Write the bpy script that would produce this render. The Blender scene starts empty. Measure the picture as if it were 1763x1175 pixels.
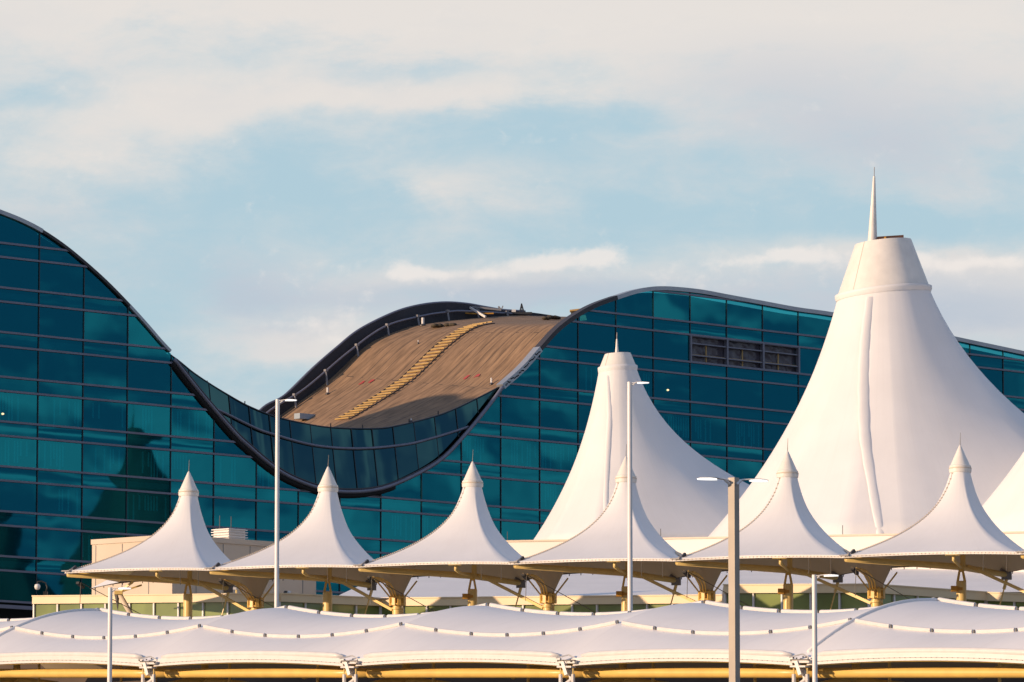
import bpy, math, random
from mathutils import Vector, Matrix
from bisect import bisect_right
random.seed(7)
SC = bpy.context.scene
COL = SC.collection
V = Vector
# ------------------------------------------------------------------ camera
FPX, CX, CY, HOR = 200.0/36.0*1763.0, 881.5, 587.5, 1740.0
PITCH = math.atan((HOR-CY)/FPX)
CAM = V((0, 0, 1.7))
cd = bpy.data.cameras.new('camera'); cam = bpy.data.objects.new('camera', cd); COL.objects.link(cam)
cam.location = CAM; cam.rotation_euler = (math.pi/2+PITCH, 0, 0)
cd.lens = 200; cd.sensor_width = 36; cd.clip_start = 1; cd.clip_end = 20000
SC.camera = cam
cp, sp = math.cos(PITCH), math.sin(PITCH)
def ray(px, py):
    u = (px-CX)/FPX; v = (CY-py)/FPX
    return V((u, cp-v*sp, sp+v*cp))
def unp(px, py, d):
    r = ray(px, py); return CAM + r*(d/r.y)

# ------------------------------------------------------------------ mesh helpers
class MB:
    def __init__(s): s.v=[]; s.f=[]; s.uv=[]; s.has_uv=False
    def add(s, vs, fs, uv=None):
        b=len(s.v); s.v += [V(x) for x in vs]; s.f += [tuple(i+b for i in f) for f in fs]
        if uv: s.has_uv=True
        s.uv += (uv if uv else [(0,0)]*len(vs))
    def box(s, c, size, ax=None, ay=None, az=None):
        c=V(c); ax=V(ax) if ax else V((1,0,0)); ay=V(ay) if ay else V((0,1,0)); az=V(az) if az else V((0,0,1))
        x,y,z=[k/2 for k in size]
        vs=[c+ax*i*x+ay*j*y+az*k*z for k in(-1,1) for j in(-1,1) for i in(-1,1)]
        s.add(vs,[(0,2,3,1),(4,5,7,6),(0,1,5,4),(2,6,7,3),(0,4,6,2),(1,3,7,5)])
    def bar(s, a, b, w, h, up=V((0,0,1))):
        a=V(a); b=V(b); d=(b-a); L=d.length; d.normalize()
        sx=d.cross(up)
        if sx.length<1e-4: sx=d.cross(V((0,1,0)))
        sx.normalize(); u=sx.cross(d)
        s.box((a+b)/2,(L,w,h),d,sx,u)
    def tube(s, pts, r, n=8, caps=True):
        pts=[V(p) for p in pts]; R=r if isinstance(r,(list,tuple)) else [r]*len(pts)
        base=len(s.v); rings=[]; prev=None
        for i,p in enumerate(pts):
            t=(pts[min(i+1,len(pts)-1)]-pts[max(i-1,0)]).normalized()
            if prev is None:
                a=t.cross(V((0,0,1)))
                if a.length<1e-3: a=t.cross(V((0,1,0)))
            else: a=prev-t*prev.dot(t)
            a.normalize(); prev=a; b=t.cross(a)
            rings.append([p+(a*math.cos(2*math.pi*k/n)+b*math.sin(2*math.pi*k/n))*R[i] for k in range(n)])
        vs=[q for rg in rings for q in rg]; fs=[]
        for i in range(len(pts)-1):
            for k in range(n):
                k2=(k+1)%n; fs.append((i*n+k,i*n+k2,(i+1)*n+k2,(i+1)*n+k))
        if caps: fs.append(tuple(range(n))[::-1]); fs.append(tuple((len(pts)-1)*n+k for k in range(n)))
        s.add(vs,fs)
    def lathe(s, c, prof, n=24, shear=(0,0), caps=True):
        c=V(c); vs=[];fs=[]
        for (r,z) in prof:
            for k in range(n):
                a=2*math.pi*k/n; x=r*math.cos(a); y=r*math.sin(a)
                vs.append(c+V((x,y,z+shear[0]*x+shear[1]*y)))
        for i in range(len(prof)-1):
            for k in range(n):
                k2=(k+1)%n; fs.append((i*n+k,i*n+k2,(i+1)*n+k2,(i+1)*n+k))
        if caps: fs.append(tuple(range(n))[::-1]); fs.append(tuple((len(prof)-1)*n+k for k in range(n)))
        s.add(vs,fs)
    def grid(s, fn, nu, nv, uvfn=None):
        vs=[];uv=[]
        for j in range(nv+1):
            for i in range(nu+1):
                vs.append(fn(i/nu,j/nv))
                if uvfn: uv.append(uvfn(i/nu,j/nv))
        w=nu+1
        fs=[(j*w+i,j*w+i+1,(j+1)*w+i+1,(j+1)*w+i) for j in range(nv) for i in range(nu)]
        s.add(vs,fs,uv or None)
    def build(s, name, mat, parent=None, smooth=False, origin=None, auto=None):
        o0 = V(origin) if origin is not None else (V(parent.location) if parent is not None else V((0,0,0)))
        if parent is not None and parent.parent is not None: o0 = V(parent.parent.location)
        me=bpy.data.meshes.new(name); me.from_pydata([tuple(p-o0) for p in s.v],[],s.f)
        if s.has_uv:
            l=me.uv_layers.new(name='UVMap')
            for lp in me.loops: l.data[lp.index].uv=s.uv[lp.vertex_index]
        if smooth: me.polygons.foreach_set('use_smooth',[True]*len(me.polygons))
        if auto is not None:
            me.polygons.foreach_set('use_smooth',[True]*len(me.polygons))
            me.set_sharp_from_angle(angle=math.radians(auto))
        me.materials.append(mat); me.update()
        o=bpy.data.objects.new(name,me); COL.objects.link(o)
        if parent is not None: o.parent=parent
        else: o.location=o0
        return o
def tag(o,label=None,cat=None,group=None,kind=None):
    if label: o['label']=label
    if cat: o['category']=cat
    if group: o['group']=group
    if kind: o['kind']=kind
    return o
def thing(name,label,cat,loc,group=None):
    o=bpy.data.objects.new(name,None); COL.objects.link(o); o.location=loc; o.empty_display_size=.5
    return tag(o,label,cat,group)
def copy_tree(o,parent=None):
    c=o.copy(); COL.objects.link(c); c.parent=parent
    for ch in [x for x in o.children]: copy_tree(ch,c)
    return c

# ------------------------------------------------------------------ materials
def mat(name, color, rough=.6, metal=0, spec=.5, noise=None, bump=None, transl=0, emit=None, coat=0):
    m=bpy.data.materials.new(name); m.use_nodes=True; nt=m.node_tree; b=nt.nodes['Principled BSDF']
    b.inputs['Base Color'].default_value=(*color,1); b.inputs['Roughness'].default_value=rough
    b.inputs['Metallic'].default_value=metal; b.inputs['Specular IOR Level'].default_value=spec
    b.inputs['Coat Weight'].default_value=coat
    tc=nt.nodes.new('ShaderNodeNewGeometry')
    if noise:
        sc,amt=noise
        n=nt.nodes.new('ShaderNodeTexNoise'); n.inputs['Scale'].default_value=sc; n.inputs['Detail'].default_value=6
        nt.links.new(tc.outputs['Position'],n.inputs['Vector'])
        mr=nt.nodes.new('ShaderNodeMapRange'); mr.inputs['From Min'].default_value=.3; mr.inputs['From Max'].default_value=.7
        mr.inputs['To Min'].default_value=1-amt; mr.inputs['To Max'].default_value=1+amt*.5
        nt.links.new(n.outputs['Fac'],mr.inputs['Value'])
        mx=nt.nodes.new('ShaderNodeMix'); mx.data_type='RGBA'; mx.blend_type='MULTIPLY'; mx.inputs[0].default_value=1
        mx.inputs[6].default_value=(*color,1); nt.links.new(mr.outputs[0],mx.inputs[7])
        nt.links.new(mx.outputs[2],b.inputs['Base Color'])
    if bump:
        sc,st=bump
        n2=nt.nodes.new('ShaderNodeTexNoise'); n2.inputs['Scale'].default_value=sc; n2.inputs['Detail'].default_value=3
        nt.links.new(tc.outputs['Position'],n2.inputs['Vector'])
        bp=nt.nodes.new('ShaderNodeBump'); bp.inputs['Strength'].default_value=st; bp.inputs['Distance'].default_value=.1
        nt.links.new(n2.outputs['Fac'],bp.inputs['Height']); nt.links.new(bp.outputs['Normal'],b.inputs['Normal'])
    if emit:
        b.inputs['Emission Color'].default_value=(*emit[0],1); b.inputs['Emission Strength'].default_value=emit[1]
    if transl:
        out=nt.nodes['Material Output']; t=nt.nodes.new('ShaderNodeBsdfTranslucent'); t.inputs['Color'].default_value=(.85,.7,.5,1)
        ms=nt.nodes.new('ShaderNodeMixShader'); ms.inputs[0].default_value=transl
        nt.links.new(b.outputs[0],ms.inputs[1]); nt.links.new(t.outputs[0],ms.inputs[2]); nt.links.new(ms.outputs[0],out.inputs['Surface'])
    return m
M={}
def fabric(name,color,rough,pitch,transl,dirt):
    m=mat(name,color,rough,noise=(.25,.05),bump=(.35,.05),transl=transl); nt=m.node_tree; b=nt.nodes['Principled BSDF']
    src=b.inputs['Base Color'].links[0].from_socket
    uv=nt.nodes.new('ShaderNodeUVMap'); uv.uv_map='UVMap'; sp_=nt.nodes.new('ShaderNodeSeparateXYZ'); nt.links.new(uv.outputs[0],sp_.inputs[0])
    def mm(op,a,b2=None):
        n=nt.nodes.new('ShaderNodeMath'); n.operation=op
        for i,x in enumerate((a,b2)):
            if x is None: continue
            if isinstance(x,(int,float)): n.inputs[i].default_value=x
            else: nt.links.new(x,n.inputs[i])
        return n.outputs[0]
    fr=mm('FRACT',mm('DIVIDE',sp_.outputs[0],pitch)); seam=mm('LESS_THAN',mm('ABSOLUTE',mm('SUBTRACT',fr,.5)),.035/pitch)
    cx=nt.nodes.new('ShaderNodeCombineXYZ'); nt.links.new(mm('MULTIPLY',sp_.outputs[0],1.3),cx.inputs[0]); nt.links.new(mm('MULTIPLY',sp_.outputs[1],.22),cx.inputs[1])
    n=nt.nodes.new('ShaderNodeTexNoise'); n.inputs['Scale'].default_value=1.6; n.inputs['Detail'].default_value=6; n.inputs['Roughness'].default_value=.65; nt.links.new(cx.outputs[0],n.inputs['Vector'])
    st=nt.nodes.new('ShaderNodeMapRange'); st.inputs['From Min'].default_value=.48; st.inputs['From Max'].default_value=.75; st.inputs['To Max'].default_value=dirt; nt.links.new(n.outputs['Fac'],st.inputs['Value'])
    f=mm('ADD',mm('MULTIPLY',seam,.03),st.outputs[0])
    mx=nt.nodes.new('ShaderNodeMix'); mx.data_type='RGBA'; nt.links.new(f,mx.inputs[0]); nt.links.new(src,mx.inputs[6]); mx.inputs[7].default_value=(.33,.27,.21,1)
    nt.links.new(mx.outputs[2],b.inputs['Base Color'])
    # shade and warm bounce light painted into the underside as tan
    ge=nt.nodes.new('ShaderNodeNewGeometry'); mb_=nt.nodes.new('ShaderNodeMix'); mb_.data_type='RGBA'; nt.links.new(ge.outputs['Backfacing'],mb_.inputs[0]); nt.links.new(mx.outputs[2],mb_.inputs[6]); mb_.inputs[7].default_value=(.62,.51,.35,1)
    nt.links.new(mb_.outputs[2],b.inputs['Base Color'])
    # panels belly very slightly between their seams
    hgt=mm('MULTIPLY',mm('ABSOLUTE',mm('SUBTRACT',fr,.5)),-1.0)
    bp=nt.nodes.new('ShaderNodeBump'); bp.inputs['Strength'].default_value=.03; bp.inputs['Distance'].default_value=.1; nt.links.new(hgt,bp.inputs['Height'])
    old=b.inputs['Normal'].links[0].from_socket; nt.links.new(old,bp.inputs['Normal']); nt.links.new(bp.outputs['Normal'],b.inputs['Normal'])
    return m
M['mirrored']=mat('dark_mirrored_tent',(.085,.085,.10),.7,noise=(.3,.2))  # the tents' dark reflection is put into this colour
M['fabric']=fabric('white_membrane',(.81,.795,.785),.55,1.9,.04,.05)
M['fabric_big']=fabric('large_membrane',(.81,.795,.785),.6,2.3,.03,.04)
M['funnel']=mat('tan_funnel_membrane',(.60,.50,.36),.6,noise=(.3,.06))
M['fabric_plain']=mat('plain_membrane',(.81,.79,.775),.6,noise=(.3,.06),bump=(.6,.2),transl=.03)
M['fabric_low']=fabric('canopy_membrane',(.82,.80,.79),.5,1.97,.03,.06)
M['capw']=mat('white_cap_paint',(.78,.74,.68),.45,noise=(1.2,.08))
M['trimw']=mat('white_trim',(.70,.67,.64),.4,noise=(3,.06))
M['dark']=mat('dark_metal',(.03,.03,.035),.5)
M['yellow']=mat('yellow_paint',(.84,.56,.16),.38,noise=(1.5,.12))
M['cream']=mat('cream_paint',(.84,.62,.24),.35,noise=(1.5,.1))
M['steel']=mat('grey_steel',(.22,.22,.24),.5)
M['cable']=mat('cable_steel',(.12,.11,.1),.5)
M['polew']=mat('pole_white',(.80,.78,.76),.35,noise=(2,.05))
M['poleg']=mat('pole_galvanised',(.42,.36,.29),.5,noise=(1.5,.12))
M['lens']=mat('lamp_lens',(.9,.9,.9),.3,emit=((1,.98,.95),.9))
M['mull']=mat('mullion_aluminium',(.20,.20,.26),.45,metal=.1,noise=(.6,.1))
M['mullv']=mat('dark_mullion',(.02,.035,.05),.4)
M['coping']=mat('silver_coping',(.42,.44,.47),.35,metal=.5,noise=(.5,.15))
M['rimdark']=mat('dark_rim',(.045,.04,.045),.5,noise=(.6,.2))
M['rimgrey']=mat('rim_grey',(.20,.20,.25),.4,metal=.3,noise=(.5,.12))
M['void']=mat('dark_void',(.008,.007,.007),.9)  # near-black colour stands in for unlit depth
M['membrane_dark']=mat('charcoal_upstand',(.035,.035,.045),.7,noise=(.4,.3))
M['wall_cream']=mat('cream_panel',(.66,.55,.43),.7,noise=(.3,.08))
M['fascia']=mat('cream_fascia',(.76,.60,.37),.5,noise=(.4,.08))
M['wall_white']=mat('white_panel',(.72,.69,.65),.6,noise=(.2,.06))
M['wood']=mat('fresh_timber',(.55,.36,.13),.7,noise=(2,.2))
M['bag']=mat('dark_sacking',(.07,.055,.035),.9,noise=(3,.3))
M['plastic']=mat('black_plastic_sheet',(.075,.065,.085),.25,bump=(1.6,.9))
M['concrete']=mat('concrete',(.32,.3,.28),.8,noise=(.3,.2))
M['asphalt']=mat('asphalt',(.05,.05,.05),.9,noise=(.1,.2))
M['ground']=mat('dry_ground',(.20,.17,.12),.95,noise=(.02,.3))
M['unitdark']=mat('brown_unit',(.09,.04,.025),.6,noise=(2,.3))
M['red']=mat('red_marker',(.4,.06,.05),.6)
M['bluegrey']=mat('grey_insulation',(.3,.36,.42),.7)
M['warm']=mat('warm_room_light',(.9,.7,.4),.5,emit=((1,.75,.4),1.3))
M['blind']=mat('pale_blind',(.85,.83,.78),.8)
M['globe']=mat('frosted_globe',(.75,.72,.68),.3)
M['blackp']=mat('black_paint',(.02,.018,.016),.4)
M['orange']=mat('amber_paint',(.6,.3,.04),.5)

def glass_mat(name, tint, rough=.02, wob=.10, scale=.3, dirt=.15):
    m=bpy.data.materials.new(name); m.use_nodes=True; nt=m.node_tree; b=nt.nodes['Principled BSDF']
    b.inputs['Metallic'].default_value=1; b.inputs['Roughness'].default_value=rough
    b.inputs['Base Color'].default_value=(*tint,1)
    tc=nt.nodes.new('ShaderNodeTexCoord')
    n=nt.nodes.new('ShaderNodeTexNoise'); n.inputs['Scale'].default_value=scale; n.inputs['Detail'].default_value=1
    nt.links.new(tc.outputs['Object'],n.inputs['Vector'])
    bp=nt.nodes.new('ShaderNodeBump'); bp.inputs['Strength'].default_value=wob; bp.inputs['Distance'].default_value=.05
    nt.links.new(n.outputs['Fac'],bp.inputs['Height']); nt.links.new(bp.outputs['Normal'],b.inputs['Normal'])
    return m
def see_through(m,fac,tint):
    nt=m.node_tree; b=nt.nodes['Principled BSDF']; out=nt.nodes['Material Output']
    t=nt.nodes.new('ShaderNodeBsdfTransparent'); t.inputs['Color'].default_value=(*tint,1); x=nt.nodes.new('ShaderNodeMixShader'); x.inputs[0].default_value=fac
    nt.links.new(b.outputs[0],x.inputs[1]); nt.links.new(t.outputs[0],x.inputs[2]); nt.links.new(x.outputs[0],out.inputs['Surface'])
M['glass']=glass_mat('teal_curtain_glass',(.014,.265,.322))
see_through(M['glass'],.34,(.10,.80,.86))
M['glass_insert']=glass_mat('smoky_glass',(.036,.105,.118),wob=.15,scale=.25)
def green_glass():
    m=mat('green_glass',(.20,.25,.07),.15,spec=.6,noise=(.35,.35),coat=.3); return m
M['greenglass']=green_glass()

def roof_mat():
    m=bpy.data.materials.new('brown_roof_felt'); m.use_nodes=True; nt=m.node_tree; b=nt.nodes['Principled BSDF']
    b.inputs['Roughness'].default_value=.9
    uv=nt.nodes.new('ShaderNodeUVMap'); uv.uv_map='UVMap'
    br=nt.nodes.new('ShaderNodeTexBrick'); br.inputs['Scale'].default_value=1; br.inputs['Brick Width'].default_value=14
    br.inputs['Row Height'].default_value=1.05; br.inputs['Mortar Size'].default_value=.045; br.inputs['Mortar Smooth'].default_value=.2
    br.inputs['Color1'].default_value=(.325,.20,.112,1); br.inputs['Color2'].default_value=(.275,.172,.10,1); br.inputs['Mortar'].default_value=(.07,.05,.04,1)
    nt.links.new(uv.outputs[0],br.inputs['Vector'])
    mp=nt.nodes.new('ShaderNodeMapping'); mp.inputs['Scale'].default_value=(.22,1.6,1); nt.links.new(uv.outputs[0],mp.inputs[0])
    n=nt.nodes.new('ShaderNodeTexNoise'); n.inputs['Scale'].default_value=1; n.inputs['Detail'].default_value=5; nt.links.new(mp.outputs[0],n.inputs['Vector'])
    cr=nt.nodes.new('ShaderNodeMapRange'); cr.inputs['From Min'].default_value=.47; cr.inputs['From Max'].default_value=.57; nt.links.new(n.outputs['Fac'],cr.inputs['Value'])
    mx=nt.nodes.new('ShaderNodeMix'); mx.data_type='RGBA'; mx.inputs[7].default_value=(.295,.183,.105,1)
    nt.links.new(cr.outputs[0],mx.inputs[0]); nt.links.new(br.outputs['Color'],mx.inputs[6])
    n3=nt.nodes.new('ShaderNodeTexNoise'); n3.inputs['Scale'].default_value=2.2; n3.inputs['Detail'].default_value=6
    mp3=nt.nodes.new('ShaderNodeMapping'); mp3.inputs['Scale'].default_value=(.25,1,1); nt.links.new(uv.outputs[0],mp3.inputs[0]); nt.links.new(mp3.outputs[0],n3.inputs['Vector'])
    r3=nt.nodes.new('ShaderNodeMapRange'); r3.inputs['From Min'].default_value=.3; r3.inputs['From Max'].default_value=.7; r3.inputs['To Min'].default_value=.55; r3.inputs['To Max'].default_value=1.15
    nt.links.new(n3.outputs['Fac'],r3.inputs['Value'])
    m2=nt.nodes.new('ShaderNodeMix'); m2.data_type='RGBA'; m2.blend_type='MULTIPLY'; m2.inputs[0].default_value=1
    nt.links.new(mx.outputs[2],m2.inputs[6]); nt.links.new(r3.outputs[0],m2.inputs[7])
    nt.links.new(m2.outputs[2],b.inputs['Base Color'])
    return m
M['roof']=roof_mat()

# ------------------------------------------------------------------ the hotel: a wave in plan coordinates (s along, n back, z up)
D0=470.0; XV=11500.0
A0=unp(0,HOR,D0); A0=V((A0.x,A0.y,0))
dv=ray(XV,HOR); E=V((dv.x,dv.y,0)).normalized(); NB=V((-E.y,E.x,0))
def fp(s,z,n=0.0): return A0+E*s+NB*n+V((0,0,z))
def fac(px,py,n=0.0):
    r=ray(px,py); o=A0+NB*n-CAM
    t=(o.x*NB.x+o.y*NB.y)/(r.x*NB.x+r.y*NB.y); p=CAM+r*t
    return ((p-A0).dot(E), p.z)
def catmull(pts,k=8):
    out=[]
    for i in range(len(pts)-1):
        p0=pts[max(i-1,0)];p1=pts[i];p2=pts[i+1];p3=pts[min(i+2,len(pts)-1)]
        for j in range(k):
            t=j/k
            out.append(tuple(.5*((2*p1[c])+(-p0[c]+p2[c])*t+(2*p0[c]-5*p1[c]+4*p2[c]-p3[c])*t*t+(-p0[c]+3*p1[c]-3*p2[c]+p3[c])*t**3) for c in (0,1)))
    out.append(pts[-1]); return out
def curve(pix,k=8):
    q=[fac(*p) for p in catmull(pix,k)]; return q
class Fn:
    def __init__(s,q): s.x=[a for a,_ in q]; s.y=[b for _,b in q]
    def __call__(s,x):
        if x<=s.x[0]: return s.y[0]
        if x>=s.x[-1]: return s.y[-1]
        i=bisect_right(s.x,x)-1; t=(x-s.x[i])/(s.x[i+1]-s.x[i]); return s.y[i]*(1-t)+s.y[i+1]*t
LEFT=[(-420,395),(-300,345),(-200,330),(-110,335),(-50,348),(0,366),(35,380),(70,398),(110,425),(150,458),(185,490),(220,526),(250,559),(275,588),(294,608)]
INS=[(294,608),(315,622),(340,641),(370,660),(400,677),(440,698),(491,717),(550,730),(593,735.5),(657,737),(695,733),(759,717),(797,702),(836,682),(863,667)]
RIM=[(294,608),(297,620),(345,681),(400,745),(425,769),(464,802),(502,825),(553,843),(604,848),(655,842),(706,822),(757,792),(796,752),(834,706),(863,667)]
MID=[(300,640),(335,675),(370,700),(400,714),(450,737),(477,746),(553,766),(630,771.5),(706,765),(752,754),(796,740),(812,734)]
RIGHT=[(863,667),(899,641),(929,601),(957,570),(985,548),(1020,528),(1060,513),(1100,501),(1140,497),(1200,502),(1250,511),(1310,522),(1370,533),(1430,541.5),(1540,561),(1645,584),(1763,609),(1850,628),(1950,650)]
RIGHT[1]=(900,634)
cL,cI,cR,cRim,cMid=curve(LEFT),curve(INS),curve(RIGHT),curve(RIM[1:]),curve(MID)
PROF=Fn(cL[:-1]+cI[:-1]+cR)                 # roof edge line
RIMF=Fn([fac(294,608)]+cRim)
MIDF=Fn(cMid)
S0,S1=fac(294,608)[0],fac(863,667)[0]
def TOP(s): return RIMF(s) if S0<s<S1 else PROF(s)
SL,SR=fac(-420,395)[0],fac(1950,650)[0]
ZBOT=(HOR-1043)*D0/FPX+1.7-.15
zu=lambda k:(HOR-417.7-77.75*k)*D0/FPX+1.7
GAP=24.6*D0/FPX
sA=fac(65,700)[0]; DS=(fac(1374,600)[0]-sA)/19.0
hotel=thing('glass_hotel','long teal glass hotel with a wave shaped roof dipping in the middle','building',fp(sA,0))
# --- glass bands (one part per storey strip), panes slightly bowed and tilted
def panes(mb, s0,s1,zlo,zhi,topf,botf=None,n0=0.0,nu=8,nv=4,amp=1.0,nfun=None):
    a=random.gauss(0,.0009)*amp; b=random.gauss(0,.0011)*amp; c=random.gauss(.0028,.0022)*amp; c2=random.gauss(.0018,.0016)*amp
    sc=(s0+s1)/2; zc=(zlo+zhi)/2; hs=(s1-s0)/2; hz=(zhi-zlo)/2
    cols=[]
    for i in range(nu+1):
        s=s0+(s1-s0)*i/nu; t=min(zhi,topf(s)); l=zlo if botf is None else max(zlo,botf(s)); cols.append((s,l,max(t,l)))
    if all(t-l<.01 for _,l,t in cols): return
    vs=[]
    for j in range(nv+1):
        for (s,l,t) in cols:
            z=l+(t-l)*j/nv; u=(s-sc)/hs; w=(z-zc)/hz
            n=n0+a*(s-sc)+b*(z-zc)+c*(1-u*u)+c2*(1-w*w)
            if nfun: n+=nfun(s,z)
            vs.append(fp(s,z,n))
    W=nu+1; fs=[]
    for j in range(nv):
        for i in range(nu):
            if max(cols[i][2]-cols[i][1],cols[i+1][2]-cols[i+1][1])<.01: continue
            fs.append((j*W+i,j*W+i+1,(j+1)*W+i+1,(j+1)*W+i))
    mb.add(vs,fs)
ks=range(-6,21)
op_s=(fac(1188,600)[0]-.3,fac(1374,600)[0]+.3); vo_s=(fac(515,850)[0]-.4,fac(655,850)[0]+.4)
edges=[];PANES=[]
def project(p):
    d=p-CAM; y=d.y*cp+d.z*sp; return (CX+FPX*d.x/y, CY-FPX*(-d.y*sp+d.z*cp)/y)
for k in range(-2,8):
    z=zu(k); edges.append(('tall',zu(k+1),z-GAP,k)); edges.append(('spandrel',z-GAP,z,k))
nm0=int((SL-sA)/DS)-1; nm1=int((SR-sA)/DS)+1
def bay_hole(sm,kind,k):
    if kind=='tall' and k==0 and op_s[0]<sm<op_s[1]: return True
    if kind=='tall' and k==4 and vo_s[0]<sm<vo_s[1]: return True
    return False
for kind,zlo,zhi,k in edges:
    zl=max(zlo,ZBOT)
    if zhi<=zl: continue
    for i in range(nm0,nm1):
        s0=sA+i*DS+.03; s1=s0+DS-.06
        if s1>SR or s0<SL or bay_hole((s0+s1)/2,kind,k): continue
        mb=MB(); panes(mb,s0,s1,zl+.04,zhi-.04,TOP)
        if not mb.f: continue
        q0,q1=project(fp(s0,zl)),project(fp(s1,min(zhi,TOP((s0+s1)/2))))
        area=abs((q1[0]-q0[0])*(q1[1]-q0[1])); mx,my=(q0[0]+q1[0])/2,(q0[1]+q1[1])/2
        seen=5<mx<1758 and my<940 and not(my>540+abs(mx-1540)*1.0 and mx>1250) and not (my>640 and abs(mx-1060)<(my-600)*.55) and not (my>840 and mx>250)
        PANES.append((area if seen else area*.01,mb))
PANES.sort(key=lambda p:-p[0])
for _,mb in PANES[:100]: mb.build('glass_pane',M['glass'],hotel,smooth=True)
rest=MB()
for _,mb in PANES[100:]: rest.add(mb.v,mb.f)
rest=rest.build('glass_panes',M['glass'],hotel,smooth=True); rest['kind']='stuff'; rest['label']='remaining clipped and partly hidden teal panes'
# --- horizontal mullions
def runs(pred,a,b,step=.15):
    out=[];cur=None;s=a
    while s<=b:
        if pred(s):
            if cur is None: cur=s
            last=s
        elif cur is not None: out.append((cur,last)); cur=None
        s+=step
    if cur is not None: out.append((cur,last))
    return out
for k in range(-2,9):
    for z in (zu(k),zu(k)-GAP):
        if z<ZBOT: continue
        for a,b in runs(lambda s: TOP(s)>z+.05,SL,SR):
            if b-a<.5: continue
            m=MB(); m.box(fp((a+b)/2,z,-.06),(b-a,.23,.15),E,NB); m.box(fp((a+b)/2,z+.07,-.12),(b-a,.08,.06),E,NB); m.build('mullion',M['mull'],hotel)
m=MB(); m.box(fp((SL+SR)/2,ZBOT-.12,-.08),(SR-SL,.36,.3),E,NB); m.build('base_rail',M['mull'],hotel)
for i in range(nm0,nm1+1):
    s=sA+i*DS
    if s<SL or s>SR: continue
    t=TOP(s)
    if t<ZBOT+.5: continue
    m=MB()
    m.box(fp(s,(ZBOT+t)/2,-.02),(.075,.12,t-ZBOT-.02),E,NB); m.build('vertical_mullion',M['mullv'],hotel)
# --- backing wall so nothing shows through, podium void
m=MB()
NS=200
m.grid(lambda u,v: fp(SL+(SR-SL)*u, -1+(TOP(SL+(SR-SL)*u)-.25+1)*v, 1.7),NS,1); m.build('inner_wall',M['void'],hotel)
# --- blinds hanging behind some panes, floor edges
rb=random.Random(3)
def blinds(k,i,f0=0.05,f1=.95,dens=.6):
    z0,z1=zu(k+1)+.15,zu(k)-GAP-.25
    s0=sA+i*DS; m=MB(); n=15
    for q in range(n):
        if not f0<=q/n<=f1 or rb.random()>dens: continue
        s_=s0+(q+.5)*DS/n; t=TOP(s_)-.4; top=min(z1,t); bot=z0+rb.choice((0,0,.3,.9))
        if top-bot<.4: continue
        m.box(fp(s_,(top+bot)/2,.42),(.16,.03,top-bot),E,NB)
    if m.f: m.build('window_blind',M['blind'],hotel)
for k,ii in ((3,(-1,0,1,2,3)),(4,(-1,0,1,2,3,4,5)),(5,(8,9,10)),(3,(10,11,12,14)),(2,(14,15,16,17)),(6,(10,11,12)),(5,(0,2)),(4,(12,13)),(6,(1,3,4,5)),(1,(14,13)),(2,(3,)),(7,(6,7,9))):
    for i in ii: blinds(k,i,rb.choice((0.0,.05,.3)),rb.choice((1,.95,.6)),rb.uniform(.45,.85))
for k in range(-2,8):
    z=zu(k)-GAP/2
    if z<ZBOT: continue
    for a,b in runs(lambda s_: TOP(s_)>z+.8,SL,SR):
        if b-a>1: m=MB(); m.box(fp((a+b)/2,z,.7),(b-a,.9,.5),E,NB); m.build('floor_edge',M['concrete'],hotel)
# --- black sheet stands in for the unlit hole under the rim
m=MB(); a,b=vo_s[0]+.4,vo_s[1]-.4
m.grid(lambda u,v: fp(a+(b-a)*u,zu(5)+(max(zu(5)+.02,RIMF(a+(b-a)*u))-zu(5))*v,.45),40,2); m.build('missing_pane_backing',M['void'],hotel)
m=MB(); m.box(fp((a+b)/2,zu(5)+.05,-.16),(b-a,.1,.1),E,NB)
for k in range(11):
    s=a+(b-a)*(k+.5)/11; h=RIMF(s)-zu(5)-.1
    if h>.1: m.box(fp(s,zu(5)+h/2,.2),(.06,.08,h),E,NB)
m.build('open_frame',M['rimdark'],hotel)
# --- boarded opening
a,b=fac(1188,600)[0],fac(1374,600)[0]; zl,zh=zu(1),zu(0)-GAP
m=MB()
m.grid(lambda u,v: fp(a+(b-a)*u,zl+(zh-zl)*v,.32+.05*math.sin(u*37+v*5)*math.sin(v*9+u*11)+.03*math.sin(u*90)),120,24)
sheet=m.build('plastic_sheet',M['plastic'],hotel,smooth=True); sheet['label']='dark plastic sheet stretched over an unglazed opening'
m=MB()
for i in range(4): m.box(fp(a+(b-a)*i/3,(zl+zh)/2,.02),(.2,.4,zh-zl),E,NB)
for q in (.03,.27,.70,.97): m.box(fp((a+b)/2,zl+(zh-zl)*q,.06),(b-a,.3,.11),E,NB)
m.build('opening_frame',M['rimgrey'],hotel)
for i in range(3):
    c=a+(b-a)*(i+.47)/3
    m=MB(); m.box(fp(c,zl+(zh-zl)*.38,.16),(.09,.1,(zh-zl)*.68),E,NB)
    m.box(fp(a+(b-a)*(i+.5)/3,zl+(zh-zl)*.30,.12),((b-a)/3-.25,.08,.07),E,NB); m.build('timber_batten',M['wood'],hotel)
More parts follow.
